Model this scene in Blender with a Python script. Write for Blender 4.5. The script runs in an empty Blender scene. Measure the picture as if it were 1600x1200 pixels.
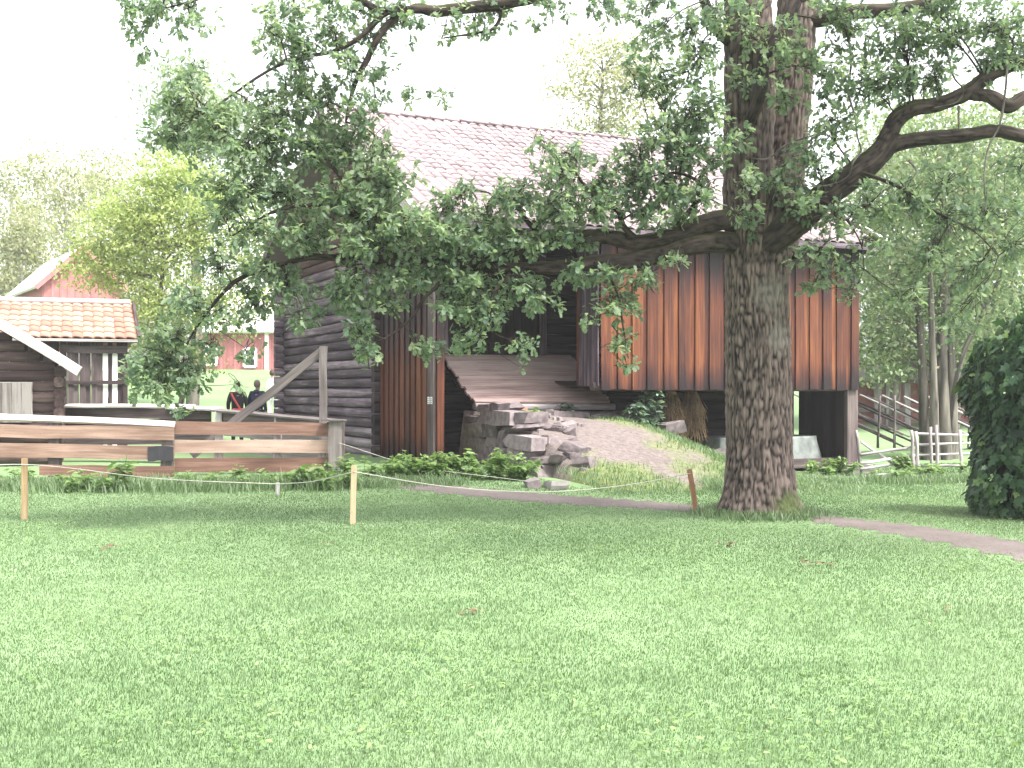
import bpy, bmesh, math, random
import numpy as np
from mathutils import Vector, Matrix

random.seed(7)
RNG = np.random.default_rng(11)
sc = bpy.context.scene
COL = sc.collection
R = math.radians

# ------------------------------------------------------------------ camera
EYE = 1.6
FPX, CX, HY = 1850.0, 800.0, 609.0           # focal length, centre column and horizon row for a 1600 px wide frame
cam_d = bpy.data.cameras.new('camera')
cam = bpy.data.objects.new('camera', cam_d)
COL.objects.link(cam)
cam.location = (0, 0, EYE)
cam.rotation_euler = (R(90), 0, 0)
cam_d.sensor_width = 36.0
cam_d.lens = 36.0 * FPX / 1600.0
cam_d.shift_y = (HY - 600.0) / 1600.0
cam_d.clip_start = 0.1
cam_d.clip_end = 1500
sc.camera = cam

# ------------------------------------------------------------------ world, sun, exposure
SUN_DIR = Vector((0.45, -0.32, 0.90)).normalized()      # towards the sun: right, a little behind the camera, high
world = bpy.data.worlds.new('World')
sc.world = world
world.use_nodes = True
wn = world.node_tree
bg = wn.nodes['Background']
sky = wn.nodes.new('ShaderNodeTexSky')
sky.sky_type = 'NISHITA'
sky.sun_disc = False
sky.sun_elevation = math.asin(SUN_DIR.z)
sky.sun_rotation = math.atan2(SUN_DIR.x, SUN_DIR.y)
sky.air_density = 1.0
sky.dust_density = 4.0
sky.ozone_density = 1.0
hs = wn.nodes.new('ShaderNodeHueSaturation')            # thin white cloud cover: the sky without its blue
hs.inputs['Saturation'].default_value = 0.12
wn.links.new(sky.outputs['Color'], hs.inputs['Color'])
wn.links.new(hs.outputs['Color'], bg.inputs['Color'])
bg.inputs['Strength'].default_value = 0.15
sun_d = bpy.data.lights.new('sun', 'SUN')
sun_d.energy = 2.1
sun_d.angle = R(10)
sun_d.color = (1.0, 0.95, 0.86)
sun = bpy.data.objects.new('sun', sun_d)
COL.objects.link(sun)
sun.rotation_euler = SUN_DIR.to_track_quat('Z', 'Y').to_euler()
sun.location = (20, 20, 40)
vs = sc.view_settings
vs.view_transform = 'Standard'
vs.look = 'None'
vs.gamma = 1.0
vs.use_curve_mapping = False
vs.exposure = 2.15
VEIL = 0.0010  # density of the scattering volume added for flare and overexposure
sc.cycles.use_denoising = True
sc.cycles.max_bounces = 8
sc.cycles.transparent_max_bounces = 8

# ------------------------------------------------------------------ pixels <-> place
def W(px, py, d):
    return Vector(((px - CX) / FPX * d, d, EYE - (py - HY) / FPX * d))
def sstep(a, b, x):
    t = np.clip((np.asarray(x, float) - a) / (b - a), 0, 1)
    return t * t * (3 - 2 * t)
TX = [-60, -14, -6, -3, -1.3, 3.0, 7.5, 12, 20, 60]
TZ = [0, 0.02, 0.06, 0.2, 0.23, 0.0, -0.22, -0.1, 0, 0]
def terrain(x, y):
    x = np.asarray(x, float); y = np.asarray(y, float)
    z = np.interp(x, TX, TZ) * sstep(13.5, 21.0, y)
    z = z + 3.0 * sstep(32, 70, y)
    z = z + 0.06 * np.exp(-((x - 3.09) ** 2 + (y - 14.8) ** 2) / 1.0)
    z = z + 0.02 * np.sin(x * 0.9 + 0.4) * np.sin(y * 0.7) * sstep(2, 6, y)
    return z
def tz(x, y):
    return float(terrain(x, y))
def G(px, py):
    d = 3.0
    while d < 140:
        p = W(px, py, d)
        if p.z <= tz(p.x, p.y):
            return Vector((p.x, p.y, tz(p.x, p.y)))
        d += 0.02
    return W(px, py, 60)

# ------------------------------------------------------------------ numpy noise
def _hash(ix, iy, iz, seed):
    with np.errstate(over='ignore'):
        h = (ix.astype(np.uint32) * np.uint32(374761393) + iy.astype(np.uint32) * np.uint32(668265263)
             + iz.astype(np.uint32) * np.uint32(2246822519) + np.uint32(seed * 3266489917 % 4294967296))
        h = (h ^ (h >> np.uint32(13))) * np.uint32(1274126177)
        h = h ^ (h >> np.uint32(16))
    return h.astype(np.float64) / 4294967295.0
def vnoise(P, seed=1):
    P = np.asarray(P, float)
    i = np.floor(P).astype(np.int64); f = P - i
    u = f * f * (3 - 2 * f)
    r = 0
    for dx in (0, 1):
        for dy in (0, 1):
            for dz in (0, 1):
                w = (u[:, 0] if dx else 1 - u[:, 0]) * (u[:, 1] if dy else 1 - u[:, 1]) * (u[:, 2] if dz else 1 - u[:, 2])
                r = r + w * _hash(i[:, 0] + dx, i[:, 1] + dy, i[:, 2] + dz, seed)
    return r

# ------------------------------------------------------------------ object helpers
def put(name, data, parent=None, mat=None, label=None, cat=None, group=None, kind=None):
    o = bpy.data.objects.new(name, data)
    COL.objects.link(o)
    if parent is not None:
        o.parent = parent
    if mat is not None and data is not None and not data.materials:
        data.materials.append(mat)
    tag(o, label, cat, group, kind)
    return o
def tag(o, label=None, cat=None, group=None, kind=None):
    if label: o['label'] = label
    if cat: o['category'] = cat
    if group: o['group'] = group
    if kind: o['kind'] = kind
    return o
def thing(name, label, cat, loc=(0, 0, 0), rotz=0.0, group=None):
    o = put(name, None, None, None, label, cat, group)
    o.location = loc
    o.rotation_euler = (0, 0, rotz)
    o.empty_display_size = 0.2
    return o
def mesh_np(name, V, T, tint=None, smooth=False):
    V = np.ascontiguousarray(V, np.float32); T = np.ascontiguousarray(T, np.int32)
    m = bpy.data.meshes.new(name)
    k = T.shape[1]
    m.vertices.add(len(V)); m.vertices.foreach_set('co', V.ravel())
    m.loops.add(T.size); m.loops.foreach_set('vertex_index', T.ravel())
    m.polygons.add(len(T)); m.polygons.foreach_set('loop_start', np.arange(0, T.size, k, dtype=np.int32))
    if smooth:
        m.polygons.foreach_set('use_smooth', np.ones(len(T), bool))
    m.update(calc_edges=True)
    if tint is not None:
        a = m.attributes.new('tint', 'FLOAT', 'POINT')
        a.data.foreach_set('value', np.ascontiguousarray(tint, np.float32))
    m.validate()
    return m
def mesh_py(name, V, F, smooth=False):
    m = bpy.data.meshes.new(name)
    m.from_pydata([tuple(v) for v in V], [], F)
    if smooth:
        for p in m.polygons: p.use_smooth = True
    m.update()
    return m
def scatter(tv, tt, P, M, S, tint):
    """copies of a template (verts tv, faces tt) at P (N,3) turned by M (N,3,3), scaled by S (N)"""
    N, n = len(P), len(tv)
    V = np.einsum('nij,kj->nki', M, tv) * S[:, None, None] + P[:, None, :]
    T = tt[None] + (np.arange(N) * n)[:, None, None]
    return V.reshape(-1, 3), T.reshape(-1, tt.shape[1]), np.repeat(tint, n)
def basis(D, U):
    """rotation matrices with x along D and z near U"""
    D = D / (np.linalg.norm(D, axis=1, keepdims=True) + 1e-9)
    Y = np.cross(U, D); Y /= (np.linalg.norm(Y, axis=1, keepdims=True) + 1e-9)
    Z = np.cross(D, Y)
    return np.stack([D, Y, Z], axis=2)
def unit(N, rng=RNG):
    v = rng.normal(size=(N, 3))
    return v / np.linalg.norm(v, axis=1, keepdims=True)

def orient(p0, p1, up):
    x = (Vector(p1) - Vector(p0)); L = x.length; x.normalize()
    u = Vector(up)
    y = u.cross(x)
    if y.length < 1e-4: y = Vector((0, 1, 0)).cross(x)
    y.normalize(); z = x.cross(y)
    return Matrix(((x.x, y.x, z.x, p0[0]), (x.y, y.y, z.y, p0[1]), (x.z, y.z, z.z, p0[2]), (0, 0, 0, 1))), L
def plank(name, p0, p1, width, thick, mat, parent=None, up=(0, 0, 1), wob=0.006, segs=3, cut=0.0, **kw):
    """a sawn piece along its local x: width on local y, thickness on local z (z towards 'up')"""
    mx, L = orient(p0, p1, up)
    V, F = [], []
    for i in range(segs + 1):
        t = i / segs
        dy, dz = random.uniform(-wob, wob), random.uniform(-wob, wob) * 0.6
        w = width * (1 + random.uniform(-wob, wob) * 1.2) / 2
        for (a, b) in ((-1, -1), (1, -1), (1, 1), (-1, 1)):
            V.append((L * t + (cut * a if i == segs else 0), a * w + dy, b * thick / 2 + dz))
    for i in range(segs):
        for k in range(4):
            a, b = i * 4 + k, i * 4 + (k + 1) % 4
            F.append((a, b, b + 4, a + 4))
    F.append((3, 2, 1, 0)); n = segs * 4
    F.append((n, n + 1, n + 2, n + 3))
    o = put(name, mesh_py(name, V, F), parent, mat, **kw)
    o.matrix_local = mx
    return o
def log(name, p0, p1, hw, hh, mat, parent=None, up=(0, 0, 1), segs=5, sides=8, sq=0.75, wob=0.10, taper=0.0, **kw):
    """a rounded stick or hewn log along its local x"""
    mx, L = orient(p0, p1, up)
    V, F = [], []
    for i in range(segs + 1):
        t = i / segs
        dy, dz = random.uniform(-1, 1) * hw * wob, random.uniform(-1, 1) * hh * wob
        s = (1 - taper * t) * (1 + random.uniform(-wob, wob) * 0.6)
        for k in range(sides):
            a = 2 * math.pi * (k + 0.5) / sides
            c, q = math.cos(a), math.sin(a)
            c = math.copysign(abs(c) ** sq, c); q = math.copysign(abs(q) ** sq, q)
            V.append((L * t, c * hw * s + dy, q * hh * s + dz))
    for i in range(segs):
        for k in range(sides):
            a, b = i * sides + k, i * sides + (k + 1) % sides
            F.append((a, b, b + sides, a + sides))
    F.append(tuple(range(sides - 1, -1, -1))); n = segs * sides
    F.append(tuple(range(n, n + sides)))
    m = mesh_py(name, V, F)
    for p in m.polygons[:-2]: p.use_smooth = True
    o = put(name, m, parent, mat, **kw)
    o.matrix_local = mx
    return o
def spline(pts, n):
    P = np.array(pts, float)
    P = np.vstack([2 * P[0] - P[1], P, 2 * P[-1] - P[-2]])
    out = []
    for i in range(1, len(P) - 2):
        for t in np.linspace(0, 1, n, endpoint=False):
            a, b, c, d = P[i - 1], P[i], P[i + 1], P[i + 2]
            out.append(0.5 * (2 * b + (c - a) * t + (2 * a - 5 * b + 4 * c - d) * t * t + (3 * b - a - 3 * c + d) * t ** 3))
    out.append(P[-2])
    return np.array(out)
def frames(C):
    T = np.gradient(C, axis=0); T /= np.linalg.norm(T, axis=1, keepdims=True) + 1e-9
    ref = np.array([0, 0, 1.0]) if abs(T[0][2]) < 0.9 else np.array([1.0, 0, 0])
    u = np.cross(T[0], ref); u /= np.linalg.norm(u)
    U, Vv = [], []
    for t in T:
        u = u - t * np.dot(u, t); u /= np.linalg.norm(u) + 1e-9
        U.append(u.copy()); Vv.append(np.cross(t, u))
    return np.array(U), np.array(Vv)
def tube(C, rad, sides, cap=True):
    C = np.asarray(C, float); rad = np.asarray(rad, float)
    U, Vv = frames(C)
    a = np.arange(sides) * 2 * np.pi / sides
    ring = (np.cos(a)[None, :, None] * U[:, None] + np.sin(a)[None, :, None] * Vv[:, None])
    V = C[:, None] + ring * rad[:, None, None]
    n = len(C)
    i = np.arange(n - 1)[:, None] * sides; k = np.arange(sides)[None]; k2 = (k + 1) % sides
    Q = np.stack([i + k, i + k2, i + k2 + sides, i + k + sides], axis=2).reshape(-1, 4)
    return V.reshape(-1, 3), Q
def join(parts):
    Vs, Ts, off = [], [], 0
    for V, T in parts:
        Vs.append(V); Ts.append(np.asarray(T) + off); off += len(V)
    return np.vstack(Vs), np.vstack(Ts)

# ------------------------------------------------------------------ materials
class NT:
    def __init__(s, name):
        s.m = bpy.data.materials.new(name); s.m.use_nodes = True
        s.t = s.m.node_tree; s.b = s.t.nodes['Principled BSDF']
        s.b.inputs['Specular IOR Level'].default_value = 0.25
    def n(s, kind, **inp):
        nd = s.t.nodes.new('ShaderNode' + kind)
        for k, v in inp.items():
            key = k.replace('_', ' ')
            if key in nd.inputs: s.set(nd.inputs[key], v)
            else: setattr(nd, k, v)
        return nd
    def set(s, sock, v):
        if hasattr(v, 'is_output') and v.is_output: s.t.links.new(v, sock)
        else: sock.default_value = v
    def math(s, op, a, b=0.0, clamp=False):
        nd = s.t.nodes.new('ShaderNodeMath'); nd.operation = op; nd.use_clamp = clamp
        s.set(nd.inputs[0], a); s.set(nd.inputs[1], b)
        return nd.outputs[0]
    def ramp(s, f, stops):
        nd = s.t.nodes.new('ShaderNodeValToRGB'); e = nd.color_ramp.elements
        while len(e) < len(stops): e.new(0.5)
        for q, (p, c) in zip(e, stops):
            q.position = p; q.color = (*c, 1)
        s.set(nd.inputs[0], f)
        return nd.outputs[0]
    def mix(s, f, a, b, blend='MIX'):
        nd = s.t.nodes.new('ShaderNodeMix'); nd.data_type = 'RGBA'; nd.blend_type = blend
        s.set(nd.inputs[0], f)
        for sock, v in ((nd.inputs[6], a), (nd.inputs[7], b)):
            s.set(sock, (*v, 1) if isinstance(v, tuple) and len(v) == 3 else v)
        return nd.outputs[2]
    def coords(s, scale=(1, 1, 1), rnd=True, kind='Object'):
        tc = s.t.nodes.new('ShaderNodeTexCoord')
        mp = s.t.nodes.new('ShaderNodeMapping'); mp.inputs['Scale'].default_value = scale
        s.t.links.new(tc.outputs[kind], mp.inputs['Vector'])
        if rnd:
            oi = s.t.nodes.new('ShaderNodeObjectInfo')
            s.t.links.new(s.math('MULTIPLY', oi.outputs['Random'], 37.0), mp.inputs['Location'])
        return mp.outputs[0]
    def noise(s, vec, scale=1.0, detail=4.0, rough=0.55):
        nd = s.t.nodes.new('ShaderNodeTexNoise')
        s.set(nd.inputs['Vector'], vec); nd.inputs['Scale'].default_value = scale
        nd.inputs['Detail'].default_value = detail; nd.inputs['Roughness'].default_value = rough
        return nd.outputs['Fac']
    def random(s):
        return s.t.nodes.new('ShaderNodeObjectInfo').outputs['Random']
    def bump(s, h, strength=0.5, dist=0.01):
        nd = s.t.nodes.new('ShaderNodeBump'); nd.inputs['Strength'].default_value = strength
        nd.inputs['Distance'].default_value = dist
        s.set(nd.inputs['Height'], h); s.t.links.new(nd.outputs[0], s.b.inputs['Normal'])
    def done(s, col, rough=0.85):
        s.set(s.b.inputs['Base Color'], (*col, 1) if isinstance(col, tuple) else col)
        s.set(s.b.inputs['Roughness'], rough)
        return s.m

def wood(name, dark, mid, light, grain=(1.2, 28, 28), rnd=0.35, bump=0.5, knots=True, rough=0.85):
    s = NT(name)
    v = s.coords(grain)
    g = s.noise(v, 1.0, 5, 0.65)
    big = s.noise(s.coords((0.9, 3, 3)), 1.0, 2)
    f = s.math('ADD', s.math('MULTIPLY', g, 0.75), s.math('MULTIPLY', big, 0.45))
    f = s.math('ADD', f, s.math('MULTIPLY', s.math('SUBTRACT', s.random(), 0.5), rnd))
    c = s.ramp(f, [(0.34, dark), (0.58, mid), (0.82, light)])
    if knots:
        vo = s.t.nodes.new('ShaderNodeTexVoronoi')
        s.set(vo.inputs['Vector'], s.coords((2.2, 7, 7)))
        k = s.ramp(vo.outputs['Distance'], [(0.06, (0, 0, 0)), (0.13, (1, 1, 1))])
        c = s.mix(s.math('SUBTRACT', 1.0, k), c, tuple(x * 0.55 for x in dark))
    s.bump(g, bump, 0.008)
    return s.done(c, rough)

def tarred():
    """sun-burnt tarred cladding: orange where bleached, near black where the tar is still thick (foot and head); eave shade is also painted in at the head"""
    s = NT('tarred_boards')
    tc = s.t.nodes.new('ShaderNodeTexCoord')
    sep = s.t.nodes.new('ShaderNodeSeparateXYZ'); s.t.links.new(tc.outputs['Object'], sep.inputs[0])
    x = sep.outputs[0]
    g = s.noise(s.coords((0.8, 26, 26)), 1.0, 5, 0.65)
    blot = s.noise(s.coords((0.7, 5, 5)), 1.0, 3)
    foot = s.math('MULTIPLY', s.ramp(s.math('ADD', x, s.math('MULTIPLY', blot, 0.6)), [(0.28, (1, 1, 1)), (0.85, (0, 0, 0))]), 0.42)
    head = s.math('MULTIPLY', s.ramp(s.math('ADD', s.math('MULTIPLY', x, 0.25), s.math('MULTIPLY', blot, 0.25)), [(0.56, (0, 0, 0)), (0.84, (1, 1, 1))]), 0.42)  # head darkening: thick tar, plus eave shade put into the colour
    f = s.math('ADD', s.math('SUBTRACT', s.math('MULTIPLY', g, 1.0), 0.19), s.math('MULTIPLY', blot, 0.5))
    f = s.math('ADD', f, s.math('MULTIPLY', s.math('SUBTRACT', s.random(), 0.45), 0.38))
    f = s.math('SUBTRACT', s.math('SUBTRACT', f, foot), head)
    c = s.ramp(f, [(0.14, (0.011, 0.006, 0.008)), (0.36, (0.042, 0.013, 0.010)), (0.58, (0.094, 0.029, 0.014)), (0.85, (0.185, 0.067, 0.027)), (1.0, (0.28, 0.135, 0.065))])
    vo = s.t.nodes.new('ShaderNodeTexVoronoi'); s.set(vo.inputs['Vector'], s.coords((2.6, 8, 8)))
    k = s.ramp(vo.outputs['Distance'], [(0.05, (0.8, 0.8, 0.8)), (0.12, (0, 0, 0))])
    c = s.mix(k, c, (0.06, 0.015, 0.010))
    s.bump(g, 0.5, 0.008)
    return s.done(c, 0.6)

def leafmat(name, stops, trans=0.45, rough=0.5):
    s = NT(name)
    at = s.t.nodes.new('ShaderNodeAttribute'); at.attribute_name = 'tint'
    c = s.ramp(at.outputs['Fac'], stops)
    s.done(c, rough)
    tr = s.t.nodes.new('ShaderNodeBsdfTranslucent')
    tcol = s.mix(1.0, c, (1.0, 1.08, 0.72), 'MULTIPLY')
    s.t.links.new(tcol, tr.inputs['Color'])
    mx = s.t.nodes.new('ShaderNodeMixShader'); mx.inputs[0].default_value = trans
    s.t.links.new(s.b.outputs[0], mx.inputs[1]); s.t.links.new(tr.outputs[0], mx.inputs[2])
    s.t.links.new(mx.outputs[0], s.t.nodes['Material Output'].inputs['Surface'])
    return s.m

def simple(name, col, var=0.2, scale=6.0, rough=0.8, rnd=0.25, bump=0.0):
    s = NT(name)
    v = s.coords((scale,) * 3)
    g = s.noise(v, 1.0, 4)
    f = s.math('ADD', g, s.math('MULTIPLY', s.math('SUBTRACT', s.random(), 0.5), rnd))
    c = s.ramp(f, [(0.25, tuple(x * (1 - var) for x in col)), (0.75, tuple(min(1, x * (1 + var)) for x in col))])
    if bump: s.bump(g, bump, 0.02)
    return s.done(c, rough)

def barkmat(name, dark, light, moss, sc_=(14, 14, 3.0), mossy=0.5, spots=()):
    s = NT(name)
    at = s.t.nodes.new('ShaderNodeAttribute'); at.attribute_name = 'tint'
    v = s.coords(sc_, rnd=False)
    g = s.noise(v, 1.6, 5, 0.7)
    f = s.math('ADD', s.math('MULTIPLY', at.outputs['Fac'], 0.85), s.math('MULTIPLY', g, 0.4))
    c = s.ramp(f, [(0.32, dark), (0.55, tuple((a + b) / 2 for a, b in zip(dark, light))), (0.85, light)])
    geo = s.t.nodes.new('ShaderNodeNewGeometry')
    sp = s.t.nodes.new('ShaderNodeSeparateXYZ'); s.t.links.new(geo.outputs['Normal'], sp.inputs[0])
    big = s.noise(s.coords((1.3, 1.3, 1.3), rnd=False), 1.0, 3)
    up = s.math('ADD', s.math('MULTIPLY', sp.outputs[2], 0.5), s.math('MULTIPLY', big, 0.9))
    mk = s.ramp(up, [(0.60, (0, 0, 0)), (0.90, (mossy, mossy, mossy))])
    c = s.mix(mk, c, moss)
    lich = s.ramp(s.noise(s.coords((3, 3, 2.2), rnd=False), 1.0, 4), [(0.62, (0, 0, 0)), (0.72, (0.35, 0.35, 0.35))])
    c = s.mix(lich, c, tuple(min(1, x * 1.5) for x in light))
    for (pt, rad, col, amt) in spots:
        tc = s.t.nodes.new('ShaderNodeTexCoord')
        dn = s.t.nodes.new('ShaderNodeVectorMath'); dn.operation = 'DISTANCE'
        s.t.links.new(tc.outputs['Object'], dn.inputs[0]); dn.inputs[1].default_value = pt
        dd = s.math('ADD', s.math('DIVIDE', dn.outputs['Value'], rad), s.math('MULTIPLY', s.math('SUBTRACT', s.noise(s.coords((9, 9, 6), rnd=False), 1.0, 5, 0.7), 0.5), 1.6))
        c = s.mix(s.ramp(dd, [(0.45, (amt, amt, amt)), (0.95, (0, 0, 0))]), c, col)
    s.bump(g, 0.6, 0.01)
    return s.done(c, 0.9)

M = {}
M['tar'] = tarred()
M['log'] = wood('weathered_log', (0.026, 0.018, 0.025), (0.086, 0.066, 0.082), (0.29, 0.235, 0.265), (0.7, 18, 18), 0.30, 0.9)
M['log_grey'] = wood('bleached_log', (0.05, 0.04, 0.048), (0.13, 0.108, 0.12), (0.30, 0.26, 0.275), (0.7, 18, 18), 0.25, 0.9)
M['log_red'] = wood('brown_log', (0.018, 0.010, 0.009), (0.060, 0.033, 0.029), (0.132, 0.084, 0.072), (0.9, 16, 16), 0.3)
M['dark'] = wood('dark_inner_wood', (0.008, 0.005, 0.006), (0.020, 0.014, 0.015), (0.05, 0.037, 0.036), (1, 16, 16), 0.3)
M['grey'] = wood('grey_wood', (0.055, 0.047, 0.047), (0.132, 0.113, 0.110), (0.231, 0.209, 0.204), (1.2, 24, 24), 0.3)
M['pale'] = wood('pale_wood', (0.195, 0.169, 0.163), (0.338, 0.305, 0.293), (0.468, 0.442, 0.423), (1.2, 24, 24), 0.2)
M['post'] = wood('corner_plank_wood', (0.030, 0.021, 0.024), (0.078, 0.060, 0.060), (0.162, 0.132, 0.126), (0.9, 22, 22), 0.1)
M['ramp'] = wood('ramp_wood', (0.22, 0.150, 0.140), (0.43, 0.315, 0.30), (0.62, 0.50, 0.485), (0.9, 20, 20), 0.3)
M['fence'] = wood('brown_fence_wood', (0.085, 0.045, 0.035), (0.19, 0.105, 0.082), (0.31, 0.20, 0.165), (1.0, 22, 22), 0.35)
M['fence_light'] = wood('fresh_fence_wood', (0.18, 0.11, 0.085), (0.32, 0.215, 0.175), (0.44, 0.33, 0.28), (1.0, 22, 22), 0.3)
M['stake'] = wood('stake_wood', (0.227, 0.143, 0.078), (0.358, 0.247, 0.143), (0.455, 0.351, 0.234), (2, 30, 30), 0.3)
M['stake_pink'] = wood('stake_wood_reddish', (0.208, 0.098, 0.052), (0.325, 0.176, 0.104), (0.403, 0.247, 0.163), (2, 30, 30), 0.2)
M['hutwall'] = wood('hut_wood', (0.016, 0.011, 0.013), (0.048, 0.034, 0.035), (0.120, 0.096, 0.096), (1.0, 20, 20), 0.3)
M['hutlog'] = wood('hut_log', (0.021, 0.013, 0.013), (0.059, 0.036, 0.035), (0.140, 0.098, 0.091), (0.9, 14, 14), 0.3)
M['pole'] = wood('silver_pole', (0.14, 0.12, 0.125), (0.33, 0.30, 0.305), (0.52, 0.49, 0.50), (2.0, 30, 30), 0.3)
M['pole_dark'] = wood('old_pole', (0.030, 0.024, 0.025), (0.084, 0.066, 0.069), (0.180, 0.156, 0.156), (2.0, 30, 30), 0.4)
M['stone'] = simple('stone', (0.150, 0.125, 0.130), 0.5, 8.0, 0.9, 0.4, 0.9)
M['stone_pale'] = simple('pale_stone', (0.28, 0.26, 0.25), 0.3, 5.0, 0.9, 0.3, 0.5)
M['tile'] = simple('old_roof_tile', (0.27, 0.215, 0.228), 0.3, 5.0, 0.75, 0.9)
M['tile_red'] = simple('orange_roof_tile', (0.32, 0.165, 0.125), 0.25, 5.0, 0.8, 0.7)
M['red'] = simple('red_paint', (0.34, 0.135, 0.135), 0.2, 4.0, 0.85, 0.5)
M['white'] = simple('white_paint', (0.78, 0.77, 0.75), 0.06, 3.0, 0.7, 0.1)
M['metal_roof'] = simple('pale_sheet_roof', (0.60, 0.58, 0.58), 0.08, 2.0, 0.5, 0.1)
M['glass'] = simple('window_glass', (0.03, 0.035, 0.04), 0.2, 2.0, 0.12, 0.1)
M['tarp'] = simple('silver_tarpaulin', (0.17, 0.185, 0.18), 0.4, 5.0, 0.4, 0.1, 0.9)
M['straw'] = simple('straw', (0.24, 0.165, 0.10), 0.45, 3.0, 0.9, 0.2)
M['rope'] = simple('rope', (0.462, 0.441, 0.392), 0.1, 30.0, 0.9, 0.1)
M['black'] = simple('black_plate', (0.035, 0.033, 0.04), 0.2, 8.0, 0.6, 0.1)
M['paper'] = simple('paper_tag', (0.70, 0.70, 0.70), 0.05, 8.0, 0.7, 0.1)
M['ink'] = simple('ink', (0.05, 0.05, 0.06), 0.1, 8.0, 0.7, 0.1)
M['skin'] = simple('skin', (0.364, 0.231, 0.182), 0.06, 10, 0.6, 0.1)
M['hair_grey'] = simple('grey_brown_hair', (0.16, 0.12, 0.11), 0.3, 40, 0.7, 0.1)
M['hair_dark'] = simple('dark_hair', (0.045, 0.030, 0.025), 0.3, 40, 0.6, 0.1)
M['cloth_black'] = simple('black_cloth', (0.022, 0.020, 0.026), 0.2, 20, 0.9, 0.1)
M['cloth_navy'] = simple('navy_cloth', (0.030, 0.032, 0.065), 0.2, 20, 0.9, 0.1)
M['cloth_white'] = simple('white_cloth', (0.76, 0.75, 0.76), 0.05, 8, 0.9, 0.1)
M['cloth_red'] = simple('red_bag_cloth', (0.55, 0.10, 0.09), 0.1, 20, 0.8, 0.1)
M['cloth_grey'] = simple('grey_trousers', (0.10, 0.10, 0.12), 0.2, 20, 0.9, 0.1)
M['litter'] = simple('dry_leaves', (0.168, 0.105, 0.070), 0.4, 20, 0.9, 0.4)
M['bark'] = barkmat('oak_bark', (0.009, 0.006, 0.006), (0.175, 0.135, 0.120), (0.045, 0.060, 0.016), mossy=0.25,
    spots=(((0.10, -0.40, 2.72), 0.30, (0.26, 0.24, 0.225), 0.32), ((0.36, -0.40, 0.06), 0.36, (0.055, 0.080, 0.020), 0.75), ((0.22, -0.36, 2.2), 0.3, (0.26, 0.25, 0.23), 0.3)))
M['limb'] = barkmat('oak_limb_bark', (0.008, 0.006, 0.006), (0.075, 0.056, 0.050), (0.050, 0.058, 0.016), (16, 16, 16), 0.6)
M['twig'] = barkmat('twig_bark', (0.042, 0.033, 0.030), (0.180, 0.162, 0.150), (0.120, 0.126, 0.096), (30, 30, 30), 0.2)
M['bgbark'] = barkmat('grey_bark', (0.035, 0.032, 0.028), (0.182, 0.164, 0.140), (0.084, 0.098, 0.042), (10, 10, 3), 0.3)
M['palebark'] = barkmat('birch_bark', (0.16, 0.15, 0.14), (0.55, 0.53, 0.50), (0.25, 0.25, 0.2), (8, 8, 3), 0.1)
M['oakleaf'] = leafmat('oak_leaves', [(0.0, (0.095, 0.150, 0.108)), (0.45, (0.190, 0.265, 0.182)), (0.8, (0.285, 0.355, 0.235)), (1.0, (0.36, 0.43, 0.29))], 0.6)
M['maple'] = leafmat('yellow_green_leaves', [(0.0, (0.17, 0.23, 0.08)), (0.5, (0.32, 0.39, 0.15)), (1.0, (0.48, 0.53, 0.25))], 0.5)
M['willow'] = leafmat('pale_grey_leaves', [(0.0, (0.10, 0.155, 0.085)), (0.5, (0.22, 0.29, 0.165)), (0.9, (0.35, 0.40, 0.25)), (1.0, (0.42, 0.36, 0.28))], 0.5)
M['birch'] = leafmat('far_birch_leaves', [(0.0, (0.12, 0.15, 0.08)), (0.5, (0.24, 0.27, 0.15)), (1.0, (0.42, 0.40, 0.26))], 0.5)  # leaf colours paled to paint in the overexposed, flare-washed distance
M['palegreen'] = leafmat('pale_blue_green_leaves', [(0.0, (0.16, 0.22, 0.17)), (0.5, (0.27, 0.34, 0.26)), (1.0, (0.42, 0.48, 0.38))], 0.5)
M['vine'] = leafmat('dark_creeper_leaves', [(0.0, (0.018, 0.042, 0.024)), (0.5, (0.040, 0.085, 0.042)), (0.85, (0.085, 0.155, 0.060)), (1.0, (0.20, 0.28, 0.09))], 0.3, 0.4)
M['weed'] = leafmat('weed_leaves', [(0.0, (0.08, 0.14, 0.048)), (0.5, (0.165, 0.255, 0.095)), (1.0, (0.28, 0.37, 0.16))], 0.5)
M['elder'] = leafmat('blue_green_leaves', [(0.0, (0.06, 0.11, 0.08)), (0.6, (0.15, 0.22, 0.16)), (1.0, (0.30, 0.38, 0.29))], 0.35)
M['grass'] = leafmat('grass_blades', [(0.0, (0.080, 0.138, 0.058)), (0.45, (0.126, 0.196, 0.095)), (0.8, (0.172, 0.240, 0.132)), (1.0, (0.25, 0.29, 0.20))], 0.4, 0.4)

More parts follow.
